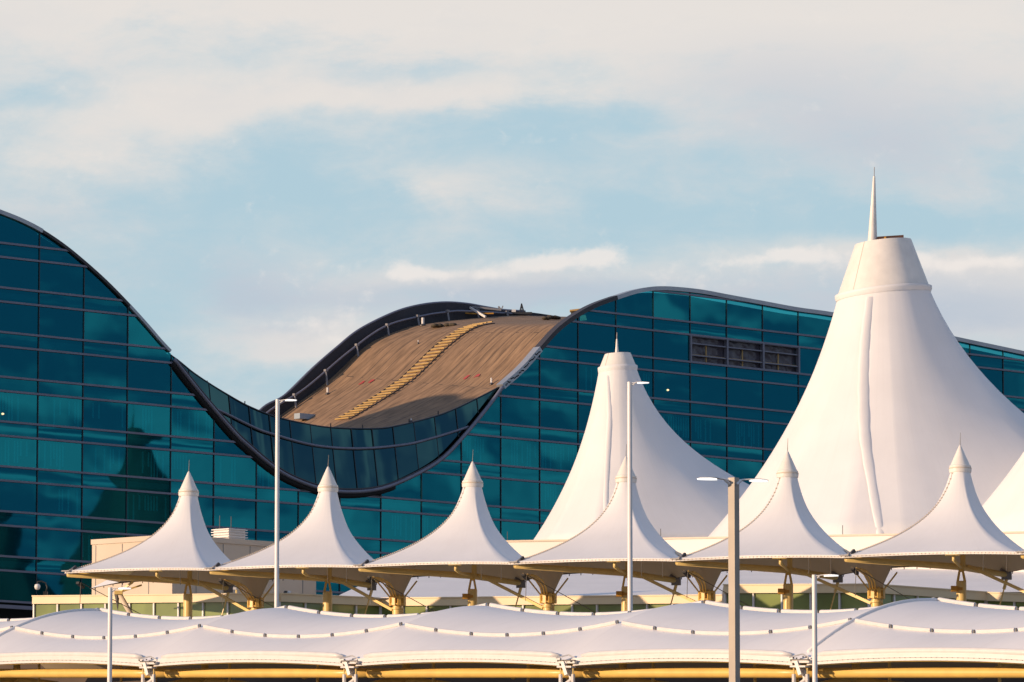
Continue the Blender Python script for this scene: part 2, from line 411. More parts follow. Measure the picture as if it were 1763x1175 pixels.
# --- lens shaped glass insert in the dip
def ins_n(s,z): return .35+.16*(z-RIMF(s))
INSTOP=Fn(cI)
mS=[]
i=math.ceil((S0-sA)/(DS/2)); 
while sA+i*DS/2<S1: mS.append(sA+i*DS/2); i+=1
seg=[S0]+mS+[S1]
def midz(s):
    if s<MIDF.x[0] : return INSTOP(s) if False else min(INSTOP(s),max(RIMF(s),MIDF.y[0]+ (s-MIDF.x[0])*0))
    if s>MIDF.x[-1]: return RIMF(s) if RIMF(s)>MIDF.y[-1] else MIDF.y[-1]
    return max(RIMF(s),MIDF(s))
for p,q in zip(seg[:-1],seg[1:]):
    nu=6
    for bf,tf in ((RIMF,midz),(midz,INSTOP)):
        mb=MB()
        zc=(bf((p+q)/2)+tf((p+q)/2))/2
        panes(mb,p+.02,q-.02,zc-40,zc+40,tf,bf,0,6,5,amp=0.0,nfun=lambda s,z,k=random.gauss(0,.004):ins_n(s,z)+.03*math.sin(s*.5)+k*(s-p))
        if mb.f: mb.build('insert_pane',M['glass_insert'],hotel,smooth=True)
m=MB()
for s in mS:
    a,b=RIMF(s)+.1,INSTOP(s)
    if b-a<.3: continue
    m=MB(); m.tube([fp(s,a,ins_n(s,a)-.05),fp(s,b,ins_n(s,b)-.05)],.034,6); m.build('insert_mullion',M['mullv'],hotel)
pts=[fp(s,z,ins_n(s,z)-.1) for s,z in cMid if z>RIMF(s)+.05]
m=MB(); m.tube(pts,.13,8); m.build('insert_rail',M['rimgrey'],hotel,smooth=True)
pts=[fp(s,z+.02,ins_n(s,z)-.02) for s,z in cI]; m=MB(); m.tube(pts,.07,8); m.build('insert_top_trim',M['mullv'],hotel,smooth=True)
# rim beam; black tube below left stands in for its shadow gap
pts=[fp(s,z+.02,-.22) for s,z in cRim]
m=MB(); m.tube(pts,.17,10); m.build('rim_beam',M['rimgrey'],hotel,smooth=True)
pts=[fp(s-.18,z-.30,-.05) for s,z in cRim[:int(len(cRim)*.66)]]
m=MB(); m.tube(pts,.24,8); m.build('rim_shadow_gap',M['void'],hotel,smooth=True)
pts=[fp(s+.14,z+.26,-.12) for s,z in cRim if z+.26<INSTOP(s)-.3]
m=MB(); m.tube(pts,.10,8); m.build('rim_inner_trim',M['rimdark'],hotel,smooth=True)
# copings
def coping(pxa,pxb,mt,name,r=.17,up=.0):
    sa,sb=fac(pxa,500)[0],fac(pxb,500)[0]
    n=max(6,int((sb-sa)/.5)); mb=MB()
    P=[(sa+(sb-sa)*i/n) for i in range(n+1)]
    vs=[];fs=[]
    for i,s in enumerate(P):
        ds=.05; tz=(PROF(s+ds)-PROF(s-ds))/(2*ds); L=math.hypot(1,tz); nx,nz=-tz/L,1/L
        for (dn,dz) in ((-.25,-r),(-.25,r+up),(.6,r+up),(.6,-r)):
            vs.append(fp(s+nx*dz,PROF(s)+nz*dz,dn))
    for i in range(n):
        for k in range(4):
            k2=(k+1)%4; fs.append((i*4+k,i*4+k2,(i+1)*4+k2,(i+1)*4+k))
    fs.append((0,1,2,3)); fs.append(tuple(n*4+k for k in (3,2,1,0)))
    mb.add(vs,fs); return mb.build(name,mt,hotel)
def pxs(x,y): return fac(x,y)[0]
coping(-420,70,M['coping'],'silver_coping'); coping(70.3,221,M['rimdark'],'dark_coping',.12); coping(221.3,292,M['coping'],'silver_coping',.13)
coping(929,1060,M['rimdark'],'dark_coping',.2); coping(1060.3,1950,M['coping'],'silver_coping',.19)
coping(864,928.7,M['coping'],'perforated_flashing',.26)
m=MB()
for k in range(34):
    s=pxs(868,500)+(pxs(926,500)-pxs(868,500))*k/33
    m.box(fp(s,PROF(s)+random.uniform(-.15,.12),-.26),(.14,.03,.10),E,NB)
m.build('flashing_slots',M['void'],hotel)
# roof and far upstand
W=23.0
FLAT=fac(985,549)[1]
BACK=Fn([fac(x,y,W-.3) for x,y in catmull([(250,826),(330,812),(410,772),(488,714),(568,656),(634,595),(695,567),(734,558),(797,550.5),(873,545),(937,546),(1040,551),(1300,580),(1700,650)])])
UPT=Fn([fac(x,y,W) for x,y in catmull([(250,795),(330,785),(410,745),(455,702),(491,682),(542,633),(580,600),(619,569),(677,540),(721,527),(764,522),(803,524),(838,530),(869,535),(917,538.5),(985,548),(1100,560),(1700,650)])])
RAILC=Fn([fac(x,y,W-.5) for x,y in catmull([(330,800),(400,762),(465,707),(524,670),(598,608),(662,563),(728.6,544),(772,537.5),(797,536),(874,540),(917,543)])])
def roofz(s,n=0.0):
    f=PROF(s)-(.05 if S0<s<S1 else .22); k=.6
    if s>S1:
        dlt=(f-FLAT)
        f=FLAT+ (dlt if dlt<-1 else -1+ (1-math.exp(-(dlt+1))) )
    t=max(0,min(1,(n-1)/(W-2))); b=BACK(s)
    if s<BACK.x[0]+2: t=0
    elif s<BACK.x[0]+10: t*=(s-BACK.x[0]-2)/8
    return f*(1-t)+b*t
def n0r(s): return max(.45,ins_n(s,INSTOP(s))-.02) if S0<s<S1 else .45
def rpt(s,v): n=n0r(s)+(W-n0r(s))*v; return fp(s,roofz(s,n),n)
m=MB(); NS=260
m.grid(lambda u,v: rpt(SL+(SR-SL)*u,v),NS,24,lambda u,v:(SL+(SR-SL)*u,W*v))
m.build('roof',M['roof'],hotel,smooth=True)
def farz(s): return UPT(s) if s>UPT.x[0]+.1 else PROF(s)+.5
m=MB()
m.grid(lambda u,v: fp(SL+(SR-SL)*u,roofz(SL+(SR-SL)*u,W)-.3+(farz(SL+(SR-SL)*u)-roofz(SL+(SR-SL)*u,W)+.3)*v,W),NS,1)
m.grid(lambda u,v: fp(SL+(SR-SL)*u,farz(SL+(SR-SL)*u),W+.5*v),NS,1)
m.grid(lambda u,v: fp(SL+(SR-SL)*u,-1+(farz(SL+(SR-SL)*u)+1)*v,W+.5),NS,1)
m.build('far_upstand',M['membrane_dark'],hotel)
sL2,sR2=fac(380,700,W)[0],fac(905,500,W)[0]
P=[sL2+(sR2-sL2)*i/90 for i in range(91)]
m=MB(); m.tube([fp(s,farz(s)+.06,W+.1) for s in P],.11,8); m.build('upstand_coping',M['rimgrey'],hotel,smooth=True)
m=MB(); m.tube([fp(s,RAILC(s),W-.5) for s in P],.105,8); m.build('upstand_rail',M['rimgrey'],hotel,smooth=True)
for i in range(9):
    s=sL2+(sR2-sL2)*(.12+i*.1)
    m=MB(); m.tube([fp(s,roofz(s,W),W-.8),fp(s,RAILC(s)+.05,W-.6)],.09,6); m.box(fp(s,RAILC(s)+.1,W-.6),(.3,.3,.2),E,NB); m.build('rail_bracket',M['steel'],hotel)
m=MB(); m.box(fp(SL,30,W/2),(.3,W,60),E,NB); m.build('end_wall',M['wall_white'],hotel)
# small posts along the insert edge
for px in (355,372,437,500,585,640,720,770):
    s=pxs(px,700); m=MB(); m.tube([fp(s,INSTOP(s),1.2),fp(s,INSTOP(s)+.38,1.2)],.05,6); m.build('edge_post',M['dark'],hotel)
# room lights
for (x,y) in ((4,713),(1149,672)):
    s,z=fac(x,y); m=MB(); m.lathe(fp(s,z,-.06),[(.02,-.09),(.10,-.05),(.12,0),(.10,.05),(.02,.09)],8); m.build('room_light',M['warm'],hotel)

# ------------------------------------------------------------------ things lying on the roof
def roofpt(px,py,nmin=0.0,nmax=22.5):
    best=None
    n=nmin
    while n<nmax:
        s,z=fac(px,py,n); dlt=z-roofz(s,n)
        if best is None or abs(dlt)<best[0]: best=(abs(dlt),s,n)
        n+=.1
    return best[1],best[2]
n0,n1=12.1,14.1
sa,sb=pxs(757,714),pxs(1008,530)
tl=thing('roof_ladder','long yellow timber crawling ladder laid up the brown roof slope','ladder',fp(sa,roofz(sa),12))
for nn in (n0+.1,n1-.1):
    m=MB(); m.tube([fp(sa+(sb-sa)*i/60,roofz(sa+(sb-sa)*i/60,nn)+.05,nn) for i in range(61)],.045,4); m.build('side_rail',M['rimdark'],tl)
s=sa
while s<sb:
    tz=(roofz(s+.1,12)-roofz(s-.1,12))/.2; L=math.hypot(1,tz); d=(E+V((0,0,tz)))/L; up=(V((0,0,1))-E*tz)/L
    m=MB(); c=fp(s,roofz(s,13)+.16,(n0+n1)/2+random.uniform(-.06,.06)); m.box(c,(.17,n1-n0+random.uniform(-.1,.15),.09),d,NB,up); m.build('rung',M['wood'],tl)
    s+=.62/L
def vent(px,py,h,r,label,mt):
    s,n=roofpt(px,py); b=fp(s,roofz(s,n),n); t=thing('roof_vent',label,'vent pipe',b,'vent pipes on the brown roof')
    m=MB(); m.tube([b-V((0,0,.1)),b+V((0,0,h))],r,8); m.build('pipe',mt,t,auto=40)
    m=MB(); m.lathe(b,[(r*2.3,-.05),(r*2.3,.06),(r*1.2,.16)],10); m.build('base_flashing',M['rimdark'],t)
vent(564,679,.62,.10,'short white vent pipe low on the lit roof, left of the ladder',M['trimw'])
vent(728,561,.75,.14,'tall white vent pipe beside the upper far rail of the roof',M['trimw'])
vent(846,663,.6,.08,'grey vent pipe in the shaded right strip of the roof',M['polew'])
vent(720,592,.35,.04,'thin stub pipe on the upper roof left of the ladder',M['polew'])
vent(708,727,.32,.06,'white stub pipe just above the lowest part of the roof edge',M['polew'])
def pile(px,py,label,w=1.2,nb=4):
    s,n=roofpt(px,py); b=fp(s,roofz(s,n),n); t=thing('sandbag_pile',label,'sandbags',b,'sandbag piles on the brown roof')
    for i in range(nb):
        m=MB(); c=b+E*random.uniform(-w/2,w/2)+NB*random.uniform(-.4,.4)+V((0,0,.14))
        m.lathe(c,[(.05,-.16),(.30,-.1),(.34,0),(.26,.12),(.06,.18)],10); m.build('sandbag',M['bag'],t,smooth=True)
pile(754,564,'left sandbag pile near the top of the ladder'); pile(773,562,'sandbag pile next to the head of the ladder')
pile(953,550,'sandbag pile on the right of the roof crest',1.6,6); pile(937,551,'small sandbag pile right of the ladder by the crest',.5,2)
for (x,y,lab) in ((623,660,'left red paint mark left of the ladder'),(639,657,'right red paint mark left of the ladder'),(802,651,'left red paint mark right of the ladder'),(821,648,'right red paint mark right of the ladder')):
    s,n=roofpt(x,y); tz=(PROF(s+.1)-PROF(s-.1))/.2; L=math.hypot(1,tz)
    m=MB(); vs=[]
    for k in range(9):
        a=2*math.pi*k/9; r=random.uniform(.2,.55); ss=s+math.cos(a)*r*.7; vs.append(fp(ss,roofz(ss,n)+.03,n+math.sin(a)*r))
    m.add(vs,[tuple(range(9))]); o=m.build('paint_mark',M['red'],None,origin=fp(s,roofz(s),n)); tag(o,lab,'paint mark','red paint marks on the roof')
# boom on the crest
s,n=roofpt(836,549,17,21); b=fp(s,roofz(s,n),n)
t=thing('roof_boom','white folded hoist boom lying on the roof crest by the far rail','hoist',b)
dd=b.y
p1=unp(806,528,dd+2); p2=unp(836,546,dd); p3=unp(863,534,dd+2); p4=unp(858,528,dd+2)
m=MB(); m.bar(p1,p2,.16,.2); m.build('arm',M['trimw'],t)
m=MB(); m.bar(p1,p3,.16,.18); m.bar(unp(818,527,dd+2),unp(822,533,dd+2),.12,.12); m.build('arm',M['steel'],t)
m=MB(); m.bar(p3,p4,.12,.16); m.bar(p3,unp(866,527,dd+2),.1,.1); m.build('hook',M['steel'],t)
m=MB(); m.tube([unp(791,535,dd+1.5),unp(793,539,dd+1.5),unp(816,540.5,dd+1.2),unp(850,540,dd+1.2)],.07,6); o=m.build('strap',M['orange'],t)
s,n=roofpt(898,541,0,22.4); b=fp(s,roofz(s,n),n); dd=b.y
t=thing('roof_winch','dark winch frame standing on the roof crest against the sky','winch',b)
m=MB()
for (x0,x1) in ((894,898),(903,898)): m.bar(unp(x0,541,dd),unp(x1,523,dd),.1,.1)
m.bar(unp(894.5,534,dd),unp(902,534,dd),.12,.12); m.bar(unp(897,529,dd),unp(900,529,dd),.3,.3); m.build('frame',M['dark'],t)
m=MB(); m.bar(unp(880,540,dd),unp(916,540,dd),.5,.22); m.build('skid',M['dark'],t)
m=MB(); m.bar(unp(881,536,dd),unp(888,536,dd),.4,.26); m.build('box',M['trimw'],t)
s,n=roofpt(994,537,0,18); b=fp(s,roofz(s,8),8); dd=b.y
t=thing('timber_stack','stack of planks on the roof crest beside the dark coping','timber',b)
m=MB(); m.bar(unp(981,536,dd),unp(1006,533,dd),.8,.16); m.build('plank',M['wood'],t)
m=MB(); m.bar(unp(983,539.5,dd),unp(1000,537.5,dd),.8,.16); m.build('plank',M['bag'],t)
s,n=roofpt(527,722); b=fp(s,roofz(s,n),n)
m=MB(); m.box(b+V((0,0,.2)),(2.2,.8,.5),E,NB); m.box(b+E*1.6+V((0,0,.08)),(1.4,.8,.3),E,NB); o=m.build('insulation_pack',M['bluegrey'],None,origin=b); tag(o,'pale grey wrapped packs at the lower roof corner by the tall lamp pole','packs')

# ------------------------------------------------------------------ tensile surfaces
def seglist(poly,n):
    out=[]
    for i in range(len(poly)):
        a,b=V(poly[i]),V(poly[(i+1)%len(poly)])
        for j in range(n): out.append(a+(b-a)*(j/n))
    return out
def logf(t,q,k=.85):
    return k*math.log((q+(1-q)*t)/q)/math.log(1/q)+(1-k)*t
def tent_skin(mb,c,r0,poly,nseg=8,nr=24,k=.85,bow=0.0,shear=0.0,skirt=0.0):
    """c: ring centre; poly: closed list of world points"""
    B=seglist(poly,nseg); n=len(B); vs=[];fs=[];uvs=[];acc=[0]
    for i in range(1,n): acc.append(acc[-1]+(B[i]-B[i-1]).length)
    for j in range(nr+1):
        t=(j/nr)**1.5
        for b,ac in zip(B,acc):
            uvs.append((ac,t*10)); d=V((b.x-c.x,b.y-c.y,0)); R=d.length; u=d/R
            a=c+u*r0; a.z=c.z+shear*u.x*r0; f=logf(t,max(.04,r0/R),k)
            x=a.x+(b.x-a.x)*t; y=a.y+(b.y-a.y)*t
            vs.append(V((x,y,a.z+(b.z-a.z)*f)))
    for j in range(nr):
        for i in range(n):
            i2=(i+1)%n; fs.append((j*n+i,(j+1)*n+i,(j+1)*n+i2,j*n+i2))
    if skirt:
        b0=len(vs); vs+=[b-V((0,0,skirt)) for b in B]; uvs+=[(a,11) for a in acc]
        for i in range(n): i2=(i+1)%n; fs.append((nr*n+i,b0+i,b0+i2,nr*n+i2))
    mb.add(vs,fs,uvs)

def big_tent(cx,cyb,d,rpx,captop,rtop_px,poly,zbase_py,label,name,spike,rib,ribw,shear=0.0,unit=False):
    sc=d/FPX
    c=unp(cx,cyb,d); zb=unp(cx,zbase_py,d).z
    t=thing(name,label,'tent roof',V((c.x,c.y,zb)),'large white tent roofs')
    P=[V((c.x+x,c.y+y,zb+(dz[0] if dz else 0))) for (x,y,*dz) in poly]
    r=rpx*sc
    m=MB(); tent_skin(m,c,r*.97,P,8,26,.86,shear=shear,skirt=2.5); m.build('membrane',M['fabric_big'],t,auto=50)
    # skirt ring and cap
    H=(cyb-captop)*sc; rt=rtop_px*sc
    m=MB(); m.lathe(c,[(r*1.0,-.25),(r*1.03,.0),(r*1.03,.18),(r*.99,.22)],40,(shear,0),False); m.build('collar',M['fabric_plain'],t,smooth=True)
    m=MB(); m.lathe(c,[(r*.985,.05),(rt,H),(rt*.93,H),(rt*.9,H-.3)],48,(shear,0)); cap=m.build('cap',M['capw'],t,auto=35)
    for ang in (-2.35,):
        q=[c+V((math.cos(ang)*(r*.985+(rt-r*.985)*f+.012),math.sin(ang)*(r*.985+(rt-r*.985)*f+.012),.05+(H-.05)*f+shear*math.cos(ang)*(r+(rt-r)*f))) for f in (0,.5,1)]
        m=MB(); m.tube(q,.013,4); m.build('panel_joint',M['wall_cream'],cap)
    bx,tx,ty,w0,w1,ay=spike
    b=unp(bx,captop+4,d-rt*.25); tp=unp(tx,ty,d-rt*.25)
    m=MB(); m.tube([b,tp],[w0*sc/2,w1*sc/2],12); sp_=m.build('spike',M['capw'],t,auto=40)
    m=MB(); m.tube([tp,unp(tx+.3,ay,d-rt*.25)],.03*d/400,5); m.build('antenna',M['steel'],sp_)
    if unit:
        m=MB(); a=unp(1510,414,d-.2); b2=unp(1555,411,d-.2); m.bar(a,b2,1.2,.36); u=m.build('roof_unit',M['unitdark'],t)
        m=MB(); q=unp(1524,412.5,d-1.0); m.box(q,(.12,.35,.36)); m.build('marker',M['orange'],u)
    # front rib: a lapped fabric flap running down the front
    if rib:
        def surf(phi,z):
            dx,dy=math.sin(phi),-math.cos(phi); R=None
            for q in range(len(P)):
                a,b2=P[q],P[(q+1)%len(P)]; ex,ey=b2.x-a.x,b2.y-a.y; den=dx*ey-dy*ex
                if abs(den)<1e-9: continue
                tt=((a.x-c.x)*ey-(a.y-c.y)*ex)/den; w_=((a.x-c.x)*dy-(a.y-c.y)*dx)/den
                if tt>0 and 0<=w_<=1: R=tt
            f=(c.z-z)/(c.z-P[2].z); lo,hi=0,1
            for _ in range(30):
                md=(lo+hi)/2
                if logf(md,max(.04,r*.97/R),.86)<f: lo=md
                else: hi=md
            rad=r*.97+(R-r*.97)*lo
            return V((c.x+dx*rad,c.y+dy*rad,z))
        tr=catmull(rib,5); vs=[];fs=[];nn=len(tr)-1
        for j,(x,y) in enumerate(tr):
            z=unp(x,y,d-4).z; lo,hi=-1.0,1.0
            for _ in range(30):
                md=(lo+hi)/2; p=surf(md,z)
                if project(p)[0]<x: lo=md
                else: hi=md
            p=surf(lo,z); v=j/nn; w=ribw*(.75+.35*math.sin(v*math.pi))*(1+.06*math.sin(j*1.9)); hgt=w*.22*(.4+.6*math.sin(min(1,v*4)*math.pi/2))
            for k in range(9):
                a=math.pi*k/8; vs.append(p+V((-math.cos(a)*w*.55,-math.sin(a)*hgt+.05*math.cos(a)**2+ (.25*w*math.cos(a) if math.cos(a)>0 else .12*w*-math.cos(a))*-.2,0)))
        for j in range(nn):
            for k in range(8): fs.append((j*9+k,j*9+k+1,(j+1)*9+k+1,(j+1)*9+k))
        m=MB(); m.add(vs,fs); m.build('seam_flap',M['fabric_plain'],t,smooth=True)
    return t
polyT2=[(-13.3,3),(-9.8,-9),(-3.6,-13.7),(.6,-14.4),(20,-8),(28,1),(20,12),(0,15),(-10,12)]
rib2=[(1499,509),(1493,560),(1489,620),(1488,690),(1490,760),(1499,830),(1517,942)]
big=big_tent(1521,506,405,82,416,49,polyT2,938,'tallest white tent with a slanted cone cap, rust box and spike','large_tent',(1502,1505,304,17,4,288),rib2,.75,.10,True)
polyT1=[(-6.7,2),(-5.2,-5.5),(-2.0,-8.5),(.4,-8.8),(10,-5.5),(22.5,.5),(13,9),(0,10),(-5,7)]
rib1=[(1047,640),(1049,680),(1050,720),(1047,780),(1044,850),(1043,930)]
med=big_tent(1063.5,636,425,33.5,609,22.5,polyT1,938,'medium white tent with a stained cap in front of the glass hotel','large_tent',(1062,1062,584,7,2.5,573),rib1,.4,.06)
for ch in med.children:
    if ch.name.startswith('cap'): ch['label']='stained off-white cap'
t3=copy_tree(big); t3.location=V(big.location)+V((17.7,-14,0)); t3['label']='white tent flank cut by the right edge of the photo'
# unseen terminal tents, coloured dark so they mirror dark in the hotel glass
for (x,y,dz,lb_) in ((118,458.5,15.3,'unseen tent, coloured dark to show as a dark peak mirrored in the left hotel glass'),(121,441,10.0,'unseen tent, coloured dark, showing only as a flank mirrored at the left end of the hotel glass')):
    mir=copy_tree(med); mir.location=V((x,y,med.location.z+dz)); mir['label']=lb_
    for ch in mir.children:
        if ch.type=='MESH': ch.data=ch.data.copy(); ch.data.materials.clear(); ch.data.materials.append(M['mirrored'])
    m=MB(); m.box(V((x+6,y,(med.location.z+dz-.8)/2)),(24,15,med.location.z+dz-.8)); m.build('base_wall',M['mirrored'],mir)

# ------------------------------------------------------------------ small tent row
J1=unp(112,985,340.5); J7=unp(1756,952,300.0); VB=(J7-J1)/6
KO=V((.5,14,.05)); MO0=V((6.45,4.9,0)); FO0=V((2.0,8.3,0)); CAPZ=5.1
J=[V((0,0,0))]
def front_edge(t):
    p=VB*t; h=4*t*(1-t); p=p+V((.30*h,.75*h,.16*h)); return p
def back_edge(t):
    p=KO+VB*t; h=4*t*(1-t); return p+V((-.3*h,-.9*h,.35*h))
SHIFT=[.65,.42,.16,.07,.07,.30,.35]
def tent_poly(off,FO,FN):
    poly=[]
    N=12
    for i in range(N): poly.append(front_edge(i/N))
    a,b,c=VB.copy(),VB+FN,VB+KO
    for i in range(6): poly.append(a+(b-a)*(i/6))
    for i in range(6): poly.append(b+(c-b)*(i/6))
    for i in range(N): poly.append(back_edge(1-i/N))
    a,b,c=KO.copy(),FO.copy(),V((0,0,0))
    for i in range(6): poly.append(a+(b-a)*(i/6))
    for i in range(6): poly.append(b+(c-b)*(i/6))
    return [p+off for p in poly]
def memb_z(x,y,poly,c,r0):
    dx,dy=x-c.x,y-c.y; L=math.hypot(dx,dy)
    best=None
    for i in range(len(poly)):
        a,b=poly[i],poly[(i+1)%len(poly)]
        ex,ey=b.x-a.x,b.y-a.y; den=dx*ey-dy*ex
        if abs(den)<1e-9: continue
        tt=((a.x-c.x)*ey-(a.y-c.y)*ex)/den; q=((a.x-c.x)*dy-(a.y-c.y)*dx)/den
        if tt>0 and -1e-6<=q<=1+1e-6:
            if best is None or tt<best[0]: best=(tt,a.z+(b.z-a.z)*q)
    if best is None: return None
    R=L*best[0]; t=(L-r0)/(R-r0)
    if t>1.02: return None
    t=max(0,min(1,t)); return c.z+(best[1]-c.z)*logf(t,max(.04,r0/R),.85)
def small_tent(i,label,end=False):
    O=J1+VB*i; sx_=V((SHIFT[i],0,0)); MO=MO0+sx_; FO=FO0+sx_; FN=FO0+V((SHIFT[min(i+1,6)],0,0))
    T=thing('small_tent',label,'tent canopy',O,'row of small peaked tents')
    poly=tent_poly(O,FO,FN); c=O+MO+V((0,0,CAPZ)); r0=.53
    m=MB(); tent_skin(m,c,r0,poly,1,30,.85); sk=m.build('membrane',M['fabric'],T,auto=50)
    # lacing along the front ridge (left corner to cap)
    m=MB(); a=V((c.x,c.y,0)); b=O
    d=V((b.x-c.x,b.y-c.y,0)); R=d.length; u=d/R; crd=[]
    for k in range(60):
        t=(k+.5)/60; f=logf(t,r0/R,.85); p=V((c.x,c.y,0))+u*(r0+(R-r0)*t); p.z=c.z+(b.z-c.z)*f
        m.box(p+V((0,-.03,.03)),(.07,.07,.06)); crd.append(p+V((0,-.03,.02)))
    m.tube(crd,.012,4)
    m.build('lacing',M['cable'] if False else M['wall_cream'],sk)
    # cap
    m=MB(); m.lathe(c,[(.60,-.10),(.62,.0),(.62,.1),(.58,.12),(.60,.17),(.60,.27),(.54,.31),(.30,.85),(.07,1.36),(.03,1.42)],24); cap=m.build('cap',M['capw'],T,auto=30)
    m=MB(); m.lathe(c,[(.625,.105),(.635,.115),(.635,.15),(.61,.165)],24,caps=False); m.build('ring',M['wall_cream'],cap,smooth=True)
    m=MB(); m.tube([c+V((0,0,1.38)),c+V((.03,0,2.12))],[.022,.010],5); m.build('needle',M['cable'],cap)
    # front edge band with eyelets
    m=MB(); vs=[];fs=[];N=40
    for k in range(N+1):
        p=O+front_edge(k/N); vs+= [p+V((0,-.03,.05)),p+V((-.02,-.05,-.10)),p+V((.05,.09,-.10)),p+V((.05,.09,.05))]
    for k in range(N):
        for q in range(4):
            q2=(q+1)%4; fs.append((k*4+q,k*4+q2,(k+1)*4+q2,(k+1)*4+q))
    m.add(vs,fs); band=m.build('edge_band',M['trimw'],T)
    m=MB()
    for k in range(46):
        p=O+front_edge((k+.5)/46)+V((-.02,-.055,-.03)); m.box(p,(.05,.03,.05))
    m.tube([O+front_edge((k+.5)/46)+V((-.02,-.052,-.03)) for k in range(46)],.008,4)
    m.build('eyelets',M['wall_cream'],band)
    # back edge hangers
    m=MB(); m.tube([O+back_edge(k/20)-V((0,0,.02)) for k in range(21)],.035,5)
    for k in range(13): p=O+back_edge((k+.5)/13); m.tube([p,p-V((0,0,.16))],.025,4)
    m.build('back_cable',M['cable'],T)
    # corner plates
    m=MB(); d=VB.normalized(); m.box(O+V((.1,0,.05)),(.6,.3,.07),d,d.cross(V((0,0,1)))); m.bar(O+V((.15,.2,.02)),O+V((.55,.35,.32)),.16,.1); m.build('corner_plate',M['steel'],T)
    m=MB(); m.bar(O+V((.45,.3,.18)),O+V((.62,.4,.36)),.18,.16); m.bar(O+V((.6,2,-.5)),O+V((.9,2.6,-.75)),.2,.14); m.build('clamp',M['dark'],T)
    # funnel
    if not end:
        polyL=[p-VB for p in poly]; cL_=c-VB
        Fc=O+FO; n=28; vs=[];fs=[]; rr=[.30,.36,.44,.55,.7,.9,1.15,1.45,1.8]
        for r in rr:
            dep=max(-.03,1.22*(1-math.log(r/.3)/math.log(1.5/.3)))
            for k in range(n):
                a=2*math.pi*k/n; x=Fc.x+r*math.cos(a); y=Fc.y+r*math.sin(a)
                z=memb_z(x,y,poly,c,r0)
                if z is None: z=memb_z(x,y,polyL,cL_+V((0,0,0)),r0)
                if z is None: z=Fc.z
                z=Fc.z+(z-Fc.z)*min(1,(r/1.2))
                vs.append(V((x,y,z-dep-.05)))
        for j in range(len(rr)-1):
            for k in range(n):
                k2=(k+1)%n; fs.append((j*n+k,j*n+k2,(j+1)*n+k2,(j+1)*n+k))
        m=MB(); m.add(vs,fs); m.build('drain_funnel',M['funnel'],T,smooth=True)
        cz=Fc.z-1.2
        col_=thing_part=None
        m=MB(); m.lathe(V((Fc.x,Fc.y,0)),[(.30,16.5),(.30,cz-.75),(.36,cz-.72),(.36,cz-.62),(.27,cz-.6),(.27,cz+.05)],20); col_=m.build('funnel_column',M['cream'],T,auto=35)
        m=MB()
        for k in range(8):
            a=2*math.pi*(k+.35)/8; p=V((Fc.x+.42*math.cos(a),Fc.y+.42*math.sin(a),cz-.22)); m.box(p,(.14,.2,.55),V((math.cos(a),math.sin(a),0)),V((-math.sin(a),math.cos(a),0)))
            m.tube([p+V((0,0,.25)),V((Fc.x+.3*math.cos(a),Fc.y+.3*math.sin(a),cz+.15))],.05,5)
        for zz in (-.02,-.42): m.lathe(V((Fc.x,Fc.y,cz+zz)),[(.44,-.04),(.47,-.04),(.47,.04),(.44,.04)],20,caps=False)
        m.build('clamp_ring',M['yellow'],col_)
        # hoop braces and tie bars around the funnel
        m=MB()
        for q in range(3):
            a0_=O+V((.6+.25*q,2.2+.3*q,-.45)); b0=V((Fc.x-.35+.14*q,Fc.y-.3,cz-.0)); mid=(a0_+b0)/2+V((.18,0,.22))
            m.tube([a0_,a0_*.5+mid*.5+V((0,0,.06)),mid,mid*.5+b0*.5+V((.06,0,.03)),b0],.045,6)
        m.build('hoop',M['yellow'],col_)
        m=MB(); m.tube([V((Fc.x-.45,Fc.y-.2,cz)),V((Fc.x-1.35,Fc.y-1.2,cz+1.05))],.045,6); m.build('brace',M['cream'],col_); m=MB(); m.tube([V((Fc.x+.42,Fc.y-.2,cz)),V((Fc.x+1.15,Fc.y-.2,cz+.95))],.055,6); m.build('brace',M['cream'],col_)
        m=MB(); m.tube([V((Fc.x+.33,Fc.y-.1,16.5)),V((Fc.x+.33,Fc.y-.1,cz))],.035,5); m.build('downpipe',M['cream'],col_)
    else:
        b=O+FO+V((0,0,-.65)); 
        m=MB(); m.tube([b,b+V((1.4,-.2,-2.4))],.16,10); m.build('leaning_strut',M['wall_cream'],T,smooth=True)
        m=MB(); m.box(b,(.5,.5,.22)); m.bar(b+V((.1,0,.1)),b+V((.9,-.4,.65)),.12,.12); m.bar(b+V((.2,.2,.1)),b+V((1.4,.3,.5)),.1,.1); m.build('strut_head',M['cream'],T)
        m=MB(); m.tube([b+V((-.1,0,-.1)),b+V((-.05,0,-1.0))],[.16,.03],8); m.tube([b+V((-.05,0,-.9)),b+V((-.05,0,-2.6))],.02,4); m.build('tie',M['cable'],T)
    # mast
    mp=O+MO
    m=MB(); m.lathe(V((mp.x,mp.y,0)),[(.28,16.5),(.28,mp.z-1.02),(.24,mp.z-1.0)],20); mast=m.build('mast',M['cream'],T,auto=35)
    m=MB()
    for sx in (-1,1):
        for sy in (-1,1): m.bar(mp+V((sx*.2,sy*.18,-1.02)),mp+V((sx*.07,sy*.06,-.3)),.07,.1)
    m.box(mp+V((0,0,-.32)),(.24,.3,.3)); m.box(mp+V((0,0,-1.0)),(.5,.5,.05)); m.build('mast_bracket',M['yellow'],mast)
    m=MB(); m.tube([mp+V((.1,0,-.2)),mp+V((.1,0,.6))],.15,10); m.build('mast_head',M['cream'],mast)
    m=MB(); m.tube([mp+V((.1,0,.6)),mp+V((0,0,CAPZ-.1))],.12,8); m.build('flying_mast',M['cream'],mast)
